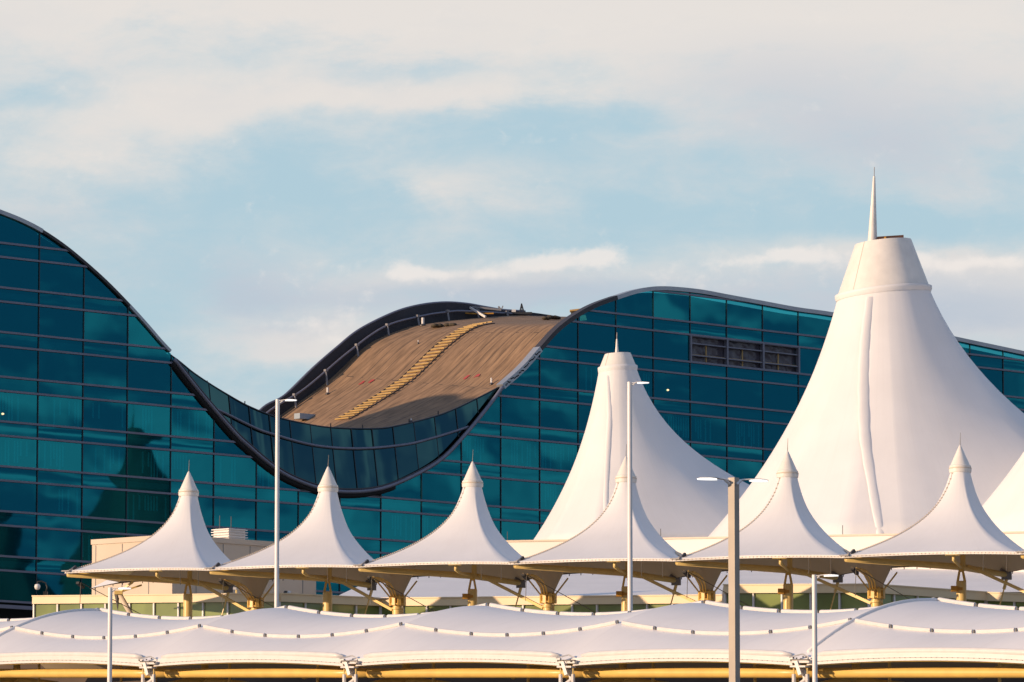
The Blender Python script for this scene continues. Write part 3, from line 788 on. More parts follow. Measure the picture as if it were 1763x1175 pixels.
    if i>=2:
        m=MB(); m.box(mp+V((-.42,-.3,-1.42)),(.34,.4,.3)); m.bar(mp+V((-.3,-.2,-1.42)),mp+V((.05,-.2,-1.42)),.16,.16); m.build('floodlight',M['orange'],mast)
    # diagonal pipe strut
    m=MB(); m.tube([O+V((.15,.15,-.14)),mp+V((0,0,-.2)),O+VB+KO+V((0,0,-.16))],[.16,.19,.16],12); pst=m.build('strut_pipe',M['cream'],T,smooth=True)
    e=O+VB+KO
    m=MB(); m.box(e+V((0,0,-.22)),(.55,.4,.4)); m.bar(e+V((-.35,-.1,.15)),e+V((.1,0,-.1)),.14,.14); m.bar(e+V((.1,0,.05)),e+V((.35,0,.15)),.1,.1); m.build('end_bracket',M['steel'],pst)
    m=MB(); m.tube([e+V((0,0,-.4)),e+V((-.15,0,-.95))],.09,8); m.tube([e+V((-.15,0,-.95)),e+V((-.6,0,-2.6))],.045,6); m.build('tie_rod',M['cream'],pst)
    # brace to next funnel column, cables
    nf=O+VB+FN
    m=MB(); m.bar(mp+V((.4,0,-.15)),nf+V((-.3,-.1,-1.95)),.13,.16); m.build('brace',M['cream'],T)
    m=MB(); m.tube([O+V((.8,2.0,-.5)),O+V((4.9,4.8,-2.55))],.022,4); m.build('cable',M['cable'],T); m=MB(); m.tube([O+V((.8,2.0,-.5)),O+V((.75,2.0,-2.0))],.018,4)
    m.build('cable',M['cable'],T)
    for tt in (.78,.92):
        m=MB(); p=O+front_edge(tt); m.tube([p,p+V((0,.3,-.95))],.018,4); m.build('cable',M['cable'],T)
    # edge bracket
    p=O+front_edge(.60); m=MB(); m.box(p+V((0,.05,-.14)),(.75,.5,.05)); m.build('edge_bracket',M['cream'],T)
    m=MB(); m.tube([p+V((.06,.1,-.16)),p+V((.06,.1,-.40)),p+V((.3,.6,-.55)),mp+V((0,0,-.25))],[.09,.1,.08,.07],8); m.build('edge_arm',M['cream'],T,smooth=True)
    return T
lab=['leftmost small peaked tent, over the cream box building','small peaked tent behind the tall lamp pole, second from the left','small peaked tent with teal glass behind both its sides, third from the left',
 'small peaked tent in front of the medium tent, crossed by the taller thin lamp pole','small peaked tent just right of the square twin-headed lamp post','small peaked tent in front of the right half of the tallest tent','corner of a small tent cut off at the right edge of the photo']
for i in range(7): small_tent(i,lab[i],end=(i==0))

# ------------------------------------------------------------------ lower arched canopies
j1=unp(255,1140,234.5); j4=unp(1377,1137,210.0); VC=(j4-j1)/3
Q=V((.69,.72,0)).normalized(); SPAN=16.0
def arch(q): return Q*q+V((0,0,2.62*(1-((q-8)/8)**2)))
def sag(q):
    if q<3: return -.20+(.48+.20)*q/3
    if q<8: return .48-.03*(q-3)/5
    return .45+(-.65)*max(0,(q-13))/3 if q>13 else .45
def can(u,q): return VC*u+arch(q)-V((0,0,sag(q)*4*u*(1-u)))
def canopy(i,label):
    O=j1+VC*i
    T=thing('road_canopy',label,'canopy',O,'row of arched white road canopies')
    # smooth membrane but creased at seams
    m=MB(); qs=[0,.3,.6,1,1.5,2,2.5,3,3.5,4,4.5,5,5.5,6,6.5,7,7.5,8,9,10,11,12,13,14,15,16]
    nu=24
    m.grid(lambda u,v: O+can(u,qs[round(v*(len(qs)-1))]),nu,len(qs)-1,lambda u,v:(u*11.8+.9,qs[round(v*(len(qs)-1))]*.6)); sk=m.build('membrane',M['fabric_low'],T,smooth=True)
    # arch rib fold
    m=MB(); m.tube([O+arch(.5+k*.5)+V((0,0,.0)) for k in range(28)],.09 if i in(-1,3) else .02,6)
    if i in (-1,3): m.build('arch_seam',M['fabric_plain'],sk,smooth=True)
    for q,r in ((3,.085),(8,.09)):
        ns=6
        for k in range(ns):
            u0=(k+.03)/ns+.004; u1=(k+.97)/ns-.004
            if q==3 and k==0: u0+=.01
            m=MB(); m.tube([O+can(u0+(u1-u0)*w/4,q)+V((-.03,-.03,.05)) for w in range(5)],r,8); m.build('seam_cover',M['trimw'],T,auto=40)
        for k in range(1,ns+1):
            m=MB(); p=O+can(k/ns-.002,q)+V((-.04,-.05,.05)); m.lathe(p,[(.02,-.06),(.04,-.05),(.045,.02),(.02,.07)],7); m.build('seam_bolt',M['cable'],T)
    # front roll and valance
    m=MB(); m.tube([O+can(.05+.9*k/24,.22)+V((0,-.02,.05)) for k in range(25)],[.05]+[.13]*23+[.05],10); m.build('edge_roll',M['trimw'],T,smooth=True)
    vs=[];fs=[];N=30; m=MB()
    for k in range(N+1):
        p=O+can(.03+.94*k/N,.06); vs+=[p+V((-.03,-.04,.04)),p+V((-.05,-.06,-.25)),p+V((.02,.03,-.25)),p+V((.02,.03,.04))]
    for k in range(N):
        for q in range(4):
            q2=(q+1)%4; fs.append((k*4+q,k*4+q2,(k+1)*4+q2,(k+1)*4+q))
    m.add(vs,fs); val=m.build('valance',M['trimw'],T)
    m=MB()
    for k in range(44):
        p=O+can(.04+.92*(k+.5)/44,.06)+V((-.05,-.065,-.14)); m.box(p,(.05,.02,.022))
    m.tube([O+can(.04+.92*(k+.5)/44,.06)+V((-.05,-.06,-.14)) for k in range(44)],.006,4)
    m.build('eyelets',M['concrete'],val)
    m=MB(); m.tube([O+can(k/24,.1)+V((0,0,-.27)) for k in range(25)],.03,5); m.build('edge_cable',M['yellow'],val)
    # joint hardware at the left corner
    m=MB(); d=VC.normalized()
    m.box(O+V((.05,-.1,-.05)),(1.0,.3,.12),d,d.cross(V((0,0,1)))); m.box(O+V((0,-.12,-.24)),(.75,.28,.07),d,d.cross(V((0,0,1))))
    m.bar(O+V((-.4,-.12,.1)),O+V((.1,-.1,.22)),.12,.05); m.bar(O+V((.1,-.1,.22)),O+V((.42,-.12,.04)),.14,.06); m.bar(O+V((-.1,-.1,-.05)),O+V((.05,-.2,-.55)),.25,.14); m.build('joint_plate',M['trimw'],T)
    m=MB()
    for k in range(7): m.box(O+d*(-.45+.15*k)+V((random.uniform(-.05,.05),-.26,random.uniform(-.1,.12))),(.06,.05,.05))
    m.bar(O+d*-.47+V((0,-.25,0)),O+d*.47+V((0,-.25,0)),.03,.05); m.build('joint_bolts',M['cable'],T)
    for sx in (-.30,.36):
        m=MB(); m.tube([O+d*sx+V((0,-.1,-.26)),O+d*sx+V((0,-.1,-.55))],.03,6); m.build('rod',M['cream'],T)
        m=MB(); m.tube([O+d*sx+V((0,-.1,-.52)),O+d*sx+V((0,-.1,-5.5))],.075,8); m.build('post',M['trimw'],T,auto=40)
    m=MB(); m.tube([O+V((.05,0,-.25)),O+V((.18,0,-.45)),O+V((.22,0,-.75)),O+V((-.1,0,-1.0)),O+V((-.6,0,-1.15))],.12,8); m.build('bent_pipe',M['trimw'],T,smooth=True)
    # yellow beam and framing
    a=O+Q*1.1+V((0,0,-.42)); m=MB(); m.tube([a+VC*(k/6) for k in range(7)],.195,14); m.build('beam',M['yellow'],T,smooth=True)
    p=O+Q*3.2; m=MB(); m.tube([p+V((0,0,-5)),p+V((0,0,1.2))],.16,10); m.build('frame_post',M['cream'],T,smooth=True)
    m=MB(); m.tube([p+V((0,0,-.5)),p+V((-1.6,-.4,-.95)),p+V((-3.4,-.8,-1.3))],.2,10); m.tube([p+V((0,0,-.62)),p+V((1.4,-.6,-.85))+Q*0.5,p+VC*.3+V((0,0,-1.2))],.17,10); m.build('frame_brace',M['cream'],T,smooth=True)
    m=MB(); m.tube([p+V((0,0,.3)),p+VC*.25+Q*3+V((0,0,1.2))],.13,8); m.tube([p+VC*.5+V((0,0,-.45)),p+VC*.42+Q*4+V((0,0,.4))],.14,8); m.tube([p+VC*.5+V((0,0,-.45)),p+VC*.7+Q*4+V((0,0,.6))],.11,8); m.build('rafter',M['cream'],T,smooth=True)
    for u in (.18,.62,.8): 
        p2=O+VC*u+Q*2.6; m=MB(); m.tube([p2+V((0,0,-5)),p2+V((0,0,.7))],.06,6); m.build('hanger',M['cream'],T)
    return T
labc=['road canopy end cut by the left edge of the photo','arched road canopy crossed by the thin lamp pole at lower left','second full arched road canopy from the left, below the second small tent','arched road canopy in the middle, below the third and fourth small tents','arched road canopy crossed by the square twin-headed post','arched road canopy at the lower right edge, rising highest']
for i in range(-2,4): canopy(i,labc[i+2])

# ------------------------------------------------------------------ low building behind the tents
def lowpt(px,y,d=None):
    if d is None:
        for a,b in zip(LCH[:-1],LCH[1:]):
            if a[0]<=px<=b[0] and b[0]-a[0]>5: d=a[2]+(b[2]-a[2])*(px-a[0])/(b[0]-a[0]); break
    return unp(px,y,d)
chain=[(60,1027.5,363.5),(480,1023,352),(655,1031,358),(1247,1025.5,342)]; chain2=[(1250,1008,338),(1497,1007,331.3),(1697,1021,337.5),(1850,1026,333.5)]
LCH=chain+chain2
lb=thing('low_glass_building','long low building with a pale fascia over green glass behind the small tents','building',lowpt(480,1023,352))
FH=.48
def lowwall(chain,nmull):
    P=[lowpt(*c) for c in chain]
    m=MB(); vs=[];fs=[]
    for a,b in zip(P[:-1],P[1:]):
        d=(b-a).normalized(); o=V((d.y,-d.x,0)).normalized()
        if o.y>0: o=-o
        up=d.cross(o); up=-up if up.z<0 else up
        m=MB(); m.box((a+b)/2+V((0,0,-FH/2))+o*.0,((b-a).length+.02,.5,FH),d,o,up)
        m.box((a+b)/2+V((0,0,.02))+o*.06,((b-a).length+.03,.5,.07),d,o,up); m.build('fascia',M['fascia'] ,lb)
        m=MB(); m.box((a+b)/2+V((0,0,-FH-2.3))-o*.05,((b-a).length,.12,4.6),d,o,up); m.build('glazing',M['greenglass'],lb)
        n=max(1,round((b-a).length/1.95))
        m=MB()
        for k in range(n+1): m.box(a+(b-a)*(k/n)+V((0,0,-FH-2.3))+o*.06,(.11,.14,4.58),d,o)
        m.build('glazing_bars',M['trimw'],lb)
    # roof slab
    back=[p+V((3,22,0)) for p in P]
    m=MB(); vs=[p+V((0,.3,-.06)) for p in P]+[p+V((0,0,-.06)) for p in back[::-1]]; m.add(vs,[tuple(range(len(vs)))]); m.build('roof',M['wall_white'],lb)
lowwall(chain,10); lowwall(chain2,10)
a=lowpt(1247,1025.5,342); b=lowpt(1250,1008,338); m=MB(); m.box((a+b)/2+V((0,0,-2.5)),((b-a).length,.3,5),(b-a).normalized(),V((b.y-a.y,a.x-b.x,0)).normalized()); m.build('side_wall',M['wall_cream'],lb)
# dark open doors in the glazing
for (x,y) in ((358,1024.3),(1389,1007.5)):
    p=lowpt(x,y); m=MB(); dd_=V((-VB.x,-VB.y,0)).normalized(); m.box(p+V((dd_.y,-dd_.x,0))*.04+V((0,0,-FH-2.3)),(.75,.1,4.5),dd_,V((dd_.y,-dd_.x,0))); m.build('door',M['blackp'],lb)
# sloped white roof behind
def P2(x,y,d): return unp(x,y,d)
ra,rb=P2(572,1031,357.5),P2(1900,1018,352.0); rc,rd=P2(1900,962,392),P2(735,978,392)
m=MB(); m.grid(lambda u,v:(ra*(1-u)+rb*u)*(1-v)+(rd*(1-u)+rc*u)*v+V((0,0,.35*math.sin(math.pi*v))),40,10); o=m.build('sloped_roof',M['fabric_plain'],None,smooth=True,origin=ra); tag(o,'low sloping white roof between the low building and the large tents','roof')
# parapet wall
pa,pb=P2(868,934,400),P2(1850,917,367)
t=thing('parapet_wall','cream lit parapet wall at the foot of the large tents','wall',pa)
d=(pb-pa).normalized(); o=V((d.y,-d.x,0)).normalized(); o=-o if o.y>0 else o
m=MB(); m.box((pa+pb)/2+V((0,0,-4)),((pb-pa).length,.4,8),d,o); m.build('wall',M['wall_white'],t)
m=MB(); m.box((pa+pb)/2+V((0,0,.05)),((pb-pa).length+.1,.6,.12),d,o); m.build('coping',M['wall_cream'],t)
for x in (875,1178,1496):
    y=934-(x-868)*17/982; m=MB(); p=pa+(pb-pa)*((x-868)*.89/982+((x-868)/982)**2*.11); m.tube([p,p+V((0,0,.75))],.025,5); o2=m.build('rod',M['cable'],t)
# terminal block under the large tents
m=MB(); 
for (x0,x1,y0,y1,z1) in ((12,48,388,440,33.5),(2,30,410,445,34.0)): m.box(V(((x0+x1)/2,(y0+y1)/2,z1/2)),(x1-x0,y1-y0,z1))
# cream plant box
cz=32.9+1.7
cb=unp(297,925,395); cb.z=cz
lft=V((-.80,.60,0)); rgt=V((.735,.678,0))
box=thing('plant_room','cream panelled plant room box behind the leftmost small tent','building',V((cb.x,cb.y,0)))
def slab(a,dirv,L,h,th,z1,mt,name,off=0):
    nrm=V((dirv.y,-dirv.x,0)); nrm=-nrm if nrm.y>0 else nrm
    m=MB(); m.box(a+dirv*(L/2)+V((0,0,z1-a.z-h/2))-nrm*(th/2-off),(L,th,h),dirv,nrm); return m
LL,LR=7.4,13.2
slab(cb,lft,LL,9,.4,cz,0,'').build('wall',M['wall_cream'],box); slab(cb,rgt,LR,9,.4,cz,0,'').build('wall',M['wall_cream'],box)
for dirv,L in ((lft,LL),(rgt,LR)):
    slab(cb,dirv,L+.06,.36,.5,cz+.02,0,'',.07).build('fascia',M['wall_cream'],box)
    nrm=V((dirv.y,-dirv.x,0)); nrm=-nrm if nrm.y>0 else nrm
    n=int(L/2.45)
    for k in range(1,n+1):
        m=MB(); m.box(cb+dirv*(k*2.45-.3)+V((0,0,-4.6))+nrm*.012,(.05,.03,8.4),dirv,nrm); m.build('panel_joint',M['concrete'],box)
m=MB(); vs=[cb,cb+lft*LL,cb+lft*LL+rgt*LR,cb+rgt*LR]; m.add([v-V((0,0,.08)) for v in vs],[(0,1,2,3)]); m.build('roof',M['wall_white'],box)
# louvred unit on the box
lu=unp(395,934,400); lu.z=cz
t=thing('louvre_unit','white louvred ventilation unit on the plant room roof','ventilation unit',lu)
m=MB(); m.box(lu+V((0,0,.35)),(1.5,1.4,.9),rgt,lft); m.build('core',M['wall_white'],t)
for k in range(5):
    m=MB(); m.box(lu+V((0,0,.02+.18*k)),(1.75+.05*(k%2),1.6,.06),rgt,lft); m.build('louvre',M['trimw'],t)
for q in (-.5,.55):
    m=MB(); m.tube([lu+rgt*q+lft*.4+V((0,0,.8)),lu+rgt*q+lft*.4+V((0,0,1.75))],.03,5); m.build('rod',M['cable'],t)
# grey pipe end at the right end of the box (white strip)
# dome camera on the left corner of the low building
p=lowpt(78,1027.3)+V((0,.1,.05))
t=thing('security_camera','white globe camera on a black bent arm at the left end of the low building','camera',p)
m=MB(); m.tube([p+V((0,0,.1)),p+V((.1,0,.55)),p+V((0,0,.83)),p+V((-.25,0,.93)),p+V((-.5,0,.90)),p+V((-.52,0,.75))],.045,8); m.build('arm',M['blackp'],t,smooth=True)
m=MB(); m.box(p+V((0,0,.12)),(.28,.28,.3)); m.build('arm_base',M['blackp'],t)
m=MB(); m.lathe(p+V((-.52,0,.58)),[(.02,-.2),(.12,-.17),(.18,-.07),(.19,.02),(.17,.12),(.08,.18)],14); m.build('globe',M['globe'],t,smooth=True)
# little floodlight on the building roof
p=lowpt(407,1024); t=thing('roof_floodlight','small pale floodlight on a stub post behind the second small tent funnel','floodlight',p)
m=MB(); m.tube([p,p+V((0,0,.32))],.06,6); m.build('post',M['cream'],t); m=MB(); m.bar(p+V((-.35,0,.4)),p+V((0,0,.36)),.2,.14); m.build('lamp_head',M['trimw'],t)
for k,(x,mt,nm,lb_) in enumerate(((491,M['blackp'],'dark','dark rooftop fixture on the ledge right of the tall lamp pole'),(497.5,M['trimw'],'white','white rooftop fixture on the ledge right of the tall lamp pole'))):
    p=lowpt(x,1024); m=MB(); m.lathe(p+V((0,0,.12)),[(.05,-.12),(.12,-.05),(.1,.06),(.03,.12)],8); m.bar(p+V((0,0,.1)),p+V((.13,0,.2)),.1,.1); o=m.build('roof_fixture',mt,None,origin=p); tag(o,lb_,'fixture')

# ------------------------------------------------------------------ lamp poles
def lamp_head(mb,lens,root,dirv,L,w):
    side=V((-dirv.y,dirv.x,0)); n=14; vs=[];fs=[]
    for i in range(n+1):
        t=i/n
        wd=w*(.25+.0*t if t<.3 else .25+.75*math.sin(min(1,(t-.3)/.7)*math.pi)**.7 if t<.97 else .1)
        zc=.02+.10*math.sin(t*math.pi*.8)*L; th=.055*L*(1-.6*t)
        for k in range(8):
            a=2*math.pi*k/8
            vs.append(root+dirv*(t*L)+side*math.cos(a)*wd*.5+V((0,0,zc*.5+math.sin(a)*th*.5)))
    for i in range(n):
        for k in range(8): fs.append((i*8+k,i*8+(k+1)%8,(i+1)*8+(k+1)%8,(i+1)*8+k))
    fs.append(tuple(range(8))); fs.append(tuple(n*8+k for k in range(8))[::-1])
    mb.add(vs,fs)
    lv=[]
    for i in range(13):
        a=2*math.pi*i/12
        if i<12: lv.append(root+dirv*(.68*L+math.cos(a)*.30*L)+side*math.sin(a)*w*.36+V((0,0,-.005*L)))
    lens.add(lv+[p+V((0,0,.03*L)) for p in lv],[tuple(range(12)),]+[(k,(k+1)%12,12+(k+1)%12,12+k) for k in range(12)])
def pole(px,ytop,d,wpx,headpx,label,dep=0):
    sc=d/FPX; top=unp(px,ytop,d); base=V((top.x,top.y,0))
    T=thing('lamp_pole',label,'lamp post',base,'single headed round lamp poles')
    m=MB(); m.tube([base,top],[wpx*sc/2*1.15,wpx*sc/2*.85],14); m.build('pole',M['polew'],T,auto=40)
    h=MB(); l=MB(); dirv=V((1,-.25,0)).normalized(); lamp_head(h,l,top+V((0,0,-3*sc)),dirv,headpx*sc/dirv.x,.42)
    hd=h.build('lamp_head',M['polew'],T,smooth=True); l.build('lens',M['lens'],hd)
    m=MB(); m.tube([top+V((0,0,-9*sc)),top+dirv*(9*sc)+V((0,0,-3*sc))],.03,6); m.build('arm',M['polew'],T)
    return T
pole(478,688,262,8.5,34,'tall round lamp pole in front of the second small tent from the left')
pole(1084,658,262,9.5,34,'tallest thin lamp pole, in front of the medium tent')
pole(190,1012,200,9.0,37,'short looking round lamp pole in front of the leftmost road canopies')
pole(1402,990,190,10,42,'round lamp pole in front of the right road canopies')
d=150; sc=d/FPX; top=unp(1263,823,d); base=V((top.x,top.y,0))
T=thing('twin_lamp_post','square galvanised lamp post with two white lamp heads on opposite sides','lamp post',base)
ang=math.radians(-39); ax=V((math.cos(ang),math.sin(ang),0)); ay=V((-math.sin(ang),math.cos(ang),0))
w=19.5*sc/(math.cos(ang)+abs(math.sin(ang)))
m=MB(); m.box((top+base)/2,(w,w,top.z),ax,ay); m.build('post',M['poleg'],T)
h=MB(); l=MB(); dr=V((.94,.33,0)); lamp_head(h,l,top+dr*w*.5+V((0,0,-5*sc)),dr,58*sc,.36); lamp1=h.build('lamp_head',M['polew'],T,smooth=True); l.build('lens',M['lens'],lamp1)
m=MB(); m.tube([top+ax*w*.5-ay*.02+V((0,0,-12*sc)),top+dr*(14*sc)+V((0,0,-4*sc))],.04,6); m.build('arm',M['polew'],T)
h=MB(); l=MB(); lamp_head(h,l,top-dr*w*.5+V((0,0,-5*sc)),-dr,62*sc,.36); lamp2=h.build('lamp_head',M['polew'],T,smooth=True); l.build('lens',M['lens'],lamp2)
m=MB(); m.tube([top-dr*w*.5+V((0,0,-11*sc)),top-dr*(16*sc)+V((0,0,-4*sc))],.04,6); m.build('arm',M['polew'],T)

# ------------------------------------------------------------------ ground, decks
m=MB(); m.add([V((-3000,-300,0)),V((3000,-300,0)),V((3000,6000,0)),V((-3000,6000,0))],[(0,1,2,3)]); tag(m.build('ground',M['ground'],None),kind='structure')
m=MB(); m.add([V((-400,20,.02)),V((400,20,.02)),V((400,190,.02)),V((-400,190,.02))],[(0,1,2,3)]); tag(m.build('road',M['asphalt'],None),kind='structure')
d=VC.normalized(); o=V((-d.y,d.x,0)); 
c=j1+VC*1+Q*9; m=MB(); m.box(V((c.x,c.y,8.2)),(150,24,1.0),d,Q-d*Q.dot(d)); tag(m.build('lower_road',M['asphalt'],None),kind='structure')
c2=J1+VB*3+V((3,16,0)); d2=V((VB.x,VB.y,0)).normalized(); o2=V((-d2.y,d2.x,0))
m=MB(); m.box(V((c2.x,c2.y,16.0)),(150,40,1.0),d2,o2); tag(m.build('upper_road',M['concrete'],None),kind='structure')
# retaining wall under the upper road seen beneath the canopies
cw=j1+VC*1+Q*17.5
m=MB(); m.box(V((cw.x,cw.y,12.75)),(150,.5,8.1),d,o); rw=m.build('retaining_wall',mat('brown_wall',(.10,.07,.05),.9,noise=(.3,.3)),None); tag(rw,'dark brown retaining wall deep under the road canopies','wall')

# ------------------------------------------------------------------ sun and sky
BETA=math.radians(18); EL=math.radians(11)
ts=(-E*math.cos(BETA)+NB*math.sin(BETA)).normalized(); TS=V((ts.x*math.cos(EL),ts.y*math.cos(EL),math.sin(EL)))
ld=bpy.data.lights.new('sun','SUN'); ld.energy=4.6; ld.angle=math.radians(.6); ld.color=(1,.715,.475)
lo=bpy.data.objects.new('sun',ld); COL.objects.link(lo); lo.rotation_euler=TS.to_track_quat('Z','Y').to_euler()
w=bpy.data.worlds.new('World'); SC.world=w; w.use_nodes=True; nt=w.node_tree; bg=nt.nodes['Background']
STR=.1; bg.inputs['Strength'].default_value=STR
sky=nt.nodes.new('ShaderNodeTexSky'); sky.sky_type='NISHITA'; sky.sun_disc=False; sky.sun_elevation=EL; sky.sun_rotation=math.atan2(ts.x,ts.y); sky.air_density=1.0; sky.dust_density=1.5; sky.ozone_density=1.5
tc=nt.nodes.new('ShaderNodeTexCoord'); sep=nt.nodes.new('ShaderNodeSeparateXYZ'); nt.links.new(tc.outputs['Generated'],sep.inputs[0])
def mth(op,a,b=None,c=None,clamp=False):
    n=nt.nodes.new('ShaderNodeMath'); n.operation=op; n.use_clamp=clamp
    for i,x in enumerate((a,b,c)):
        if x is None: continue
        if isinstance(x,(int,float)): n.inputs[i].default_value=x
        else: nt.links.new(x,n.inputs[i])
    return n.outputs[0]
az=mth('ARCTAN2',sep.outputs['X'],sep.outputs['Y']); el=mth('ARCSINE',sep.outputs['Z'])
def comb(x,y,z=0.0):
    n=nt.nodes.new('ShaderNodeCombineXYZ')
    for i,v in enumerate((x,y,z)):
        if isinstance(v,(int,float)): n.inputs[i].default_value=v
        else: nt.links.new(v,n.inputs[i])
    return n.outputs[0]
def noise(vec,scale,detail=6,rough=.55,dist=0.0):
    n=nt.nodes.new('ShaderNodeTexNoise'); n.inputs['Scale'].default_value=scale; n.inputs['Detail'].default_value=detail; n.inputs['Roughness'].default_value=rough; n.inputs['Distortion'].default_value=dist
    nt.links.new(vec,n.inputs['Vector']); return n.outputs['Fac']
azd=mth('MULTIPLY',az,180/math.pi); eld=mth('MULTIPLY',el,180/math.pi)
vec=comb(mth('ADD',mth('MULTIPLY',azd,.38),mth('MULTIPLY',eld,.06)),mth('SUBTRACT',eld,mth('MULTIPLY',azd,.06)),0.0)
n1=noise(vec,1.0,8,.6,.25); n2=noise(vec,.4,4,.5,.2); n3=noise(comb(mth('MULTIPLY',azd,.5),eld,7.0),2.2,6,.65,.3)
wx=mth('MULTIPLY',mth('SUBTRACT',n2,.5),2.2); wy=mth('MULTIPLY',mth('SUBTRACT',n1,.5),.9)
azw=mth('ADD',azd,wx); elw=mth('ADD',eld,wy)
K=180/math.pi/FPX
def gauss(px,py,sx,sy,amp):
    dx=mth('DIVIDE',mth('SUBTRACT',azw,(px-CX)*K),sx*K); dy=mth('DIVIDE',mth('SUBTRACT',elw,math.degrees(math.atan((HOR-py)/FPX))),sy*K)
    g=mth('EXPONENT',mth('MULTIPLY',mth('ADD',mth('MULTIPLY',dx,dx),mth('MULTIPLY',dy,dy)),-1.0))
    return mth('MULTIPLY',g,amp)
def total(lst):
    t=None
    for a in lst:
        g=gauss(*a); t=g if t is None else mth('ADD',t,g)
    return t
blobs=[(300,-20,900,110,.85),(1350,20,700,130,.85),(1480,210,380,130,.55),(180,205,260,60,.6),(720,150,300,28,.6),(430,170,190,60,.4),(100,270,200,30,.4),
 (880,470,260,26,.3),(1400,446,220,22,.4),(1680,458,190,28,.5),(1640,540,320,70,.6),(520,575,150,40,.65),(800,290,220,40,.3),(1000,520,260,30,.3),(100,340,250,60,.25),(760,310,110,25,.25),(420,470,200,40,.35),(1640,560,200,50,.5)]
blue=[(60,165,100,26,-.35),(720,98,160,20,-.4),(1000,230,260,80,-.3),(1560,385,130,32,-.45),(350,360,250,40,-.15),(1100,370,200,45,-.3)]
blobs+=[(900,490,330,30,.45),(1500,490,330,35,.5),(560,520,260,45,.3)]
dens=total(blobs+blue)
D=mth('ADD',mth('ADD',dens,mth('MULTIPLY',mth('SUBTRACT',n1,.5),1.45)),mth('ADD',mth('MULTIPLY',mth('SUBTRACT',n3,.5),1.0),.06))
def ss(x,a,b):
    n=nt.nodes.new('ShaderNodeMapRange'); n.interpolation_type='SMOOTHSTEP'; n.inputs['From Min'].default_value=a; n.inputs['From Max'].default_value=b
    nt.links.new(x,n.inputs['Value']); return n.outputs[0]
away=ss(mth('ABSOLUTE',azd),12.0,40.0); high=ss(eld,11.0,28.0)
off=mth('MAXIMUM',away,high)
# the rest of the dome: long streaky banks low down, thinning out overhead
n4=noise(comb(mth('MULTIPLY',azd,.5),mth('MULTIPLY',eld,1.5),3.0),1.0,3,.42,.35)
n6=noise(comb(mth('MULTIPLY',azd,.16),mth('MULTIPLY',eld,.5),9.0),1.0,3,.5,.3)
def dark(a0,e0,sa_,se_,amp):
    dx=mth('DIVIDE',mth('SUBTRACT',azd,a0),sa_); dy=mth('DIVIDE',mth('SUBTRACT',eld,e0),se_)
    return mth('MULTIPLY',mth('EXPONENT',mth('MULTIPLY',mth('ADD',mth('MULTIPLY',dx,dx),mth('MULTIPLY',dy,dy)),-1.0)),amp)
DK=mth('ADD',dark(99.0,7.6,4.0,.9,1.3),dark(92.0,6.2,3.2,.5,.9)); DK=mth('ADD',DK,dark(98.0,4.4,4.0,.5,.5))
D2=mth('ADD',mth('MULTIPLY',mth('SUBTRACT',n4,.5),4.5),mth('ADD',mth('MULTIPLY',mth('SUBTRACT',n6,.5),2.2),mth('SUBTRACT',mth('SUBTRACT',.5,mth('MULTIPLY',high,.5)),DK)))
Dm=mth('ADD',mth('MULTIPLY',D,mth('SUBTRACT',1.0,off)),mth('MULTIPLY',D2,off))
cov=mth('ADD',mth('MULTIPLY',ss(Dm,-.25,1.0),mth('SUBTRACT',1.0,off)),mth('MULTIPLY',ss(Dm,-.15,1.15),off))
def mixc(f,a,b,blend='MIX'):
    n=nt.nodes.new('ShaderNodeMix'); n.data_type='RGBA'; n.blend_type=blend
    for i,x in ((0,f),(6,a),(7,b)):
        if isinstance(x,(int,float)): n.inputs[i].default_value=x
        elif isinstance(x,tuple): n.inputs[i].default_value=(*x,1)
        else: nt.links.new(x,n.inputs[i])
    return n.outputs[2]
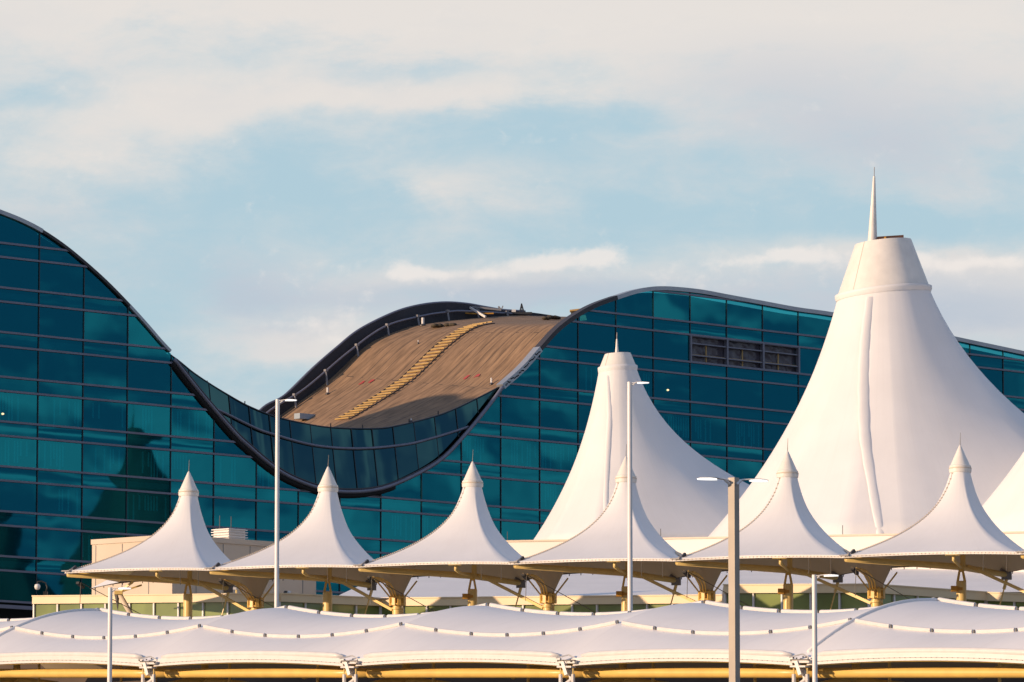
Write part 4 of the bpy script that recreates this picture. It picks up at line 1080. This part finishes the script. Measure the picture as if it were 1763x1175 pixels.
grey=mth('ADD',total([(1500,240,320,110,.75),(950,510,460,40,1.1),(1640,545,340,70,.9),(350,480,200,70,.8),(60,370,220,40,.4),(1300,120,200,60,.3)]),mth('MULTIPLY',mth('SUBTRACT',n1,.5),.8),clamp=True)
S=1/STR
cream=tuple(x*S for x in (.755,.715,.68)); greyc=tuple(x*S for x in (.50,.555,.63))
cloud=mixc(grey,cream,greyc)
clear=mixc(.8,sky.outputs[0],tuple(x*S for x in (.47,.65,.75)))
# clear sky to the east is a deep blue between the banks; overhead a bright blue
deep=mixc(.85,sky.outputs[0],tuple(x*S for x in (.08,.15,.29)))
over=mixc(.6,sky.outputs[0],tuple(x*S for x in (.235,.335,.59)))
far=mixc(high,deep,over)
skyc=mixc(off,clear,far)
cloud2=mixc(off,cloud,tuple(x*S for x in (.55,.60,.66)))
final=mixc(cov,skyc,cloud2)
# crisp cumulus tops low behind the roof
n8=noise(comb(mth('MULTIPLY',azd,.8),eld,21.0),4.5,7,.6,.2); n9=noise(comb(mth('MULTIPLY',azd,.8),eld,31.0),1.3,3,.5,.0)
azw,elw=mth('ADD',azd,mth('MULTIPLY',mth('SUBTRACT',n9,.5),.8)),mth('ADD',eld,mth('MULTIPLY',mth('SUBTRACT',n9,.5),.25))
pf=total([(662,476,26,11,.8),(700,467,30,13,.85),(755,471,40,9,.7),(830,469,60,8,.5),(905,456,45,13,.8),(960,449,45,13,.85),(1020,440,32,15,.9),(1055,437,22,14,.8),(1290,449,70,9,.6),(1350,440,45,13,.8),(1425,434,50,17,.9),(1590,438,60,12,.8),(1700,453,110,11,.75),(510,562,90,20,.6),(560,590,60,14,.5),(860,470,330,26,.3),(1500,462,330,26,.3)])
pc=ss(mth('ADD',pf,mth('MULTIPLY',mth('SUBTRACT',n8,.5),1.9)),.15,1.05)
final=mixc(mth('MULTIPLY',mth('MULTIPLY',pc,mth('SUBTRACT',1.0,off)),.75),final,tuple(x*S for x in (.85,.79,.745)))
nt.links.new(final,bg.inputs['Color'])
SC.view_settings.view_transform='Standard'; SC.view_settings.look='None'; SC.view_settings.exposure=.07; SC.view_settings.gamma=1
SC.cycles.use_denoising=True
SC.cycles.max_bounces=8
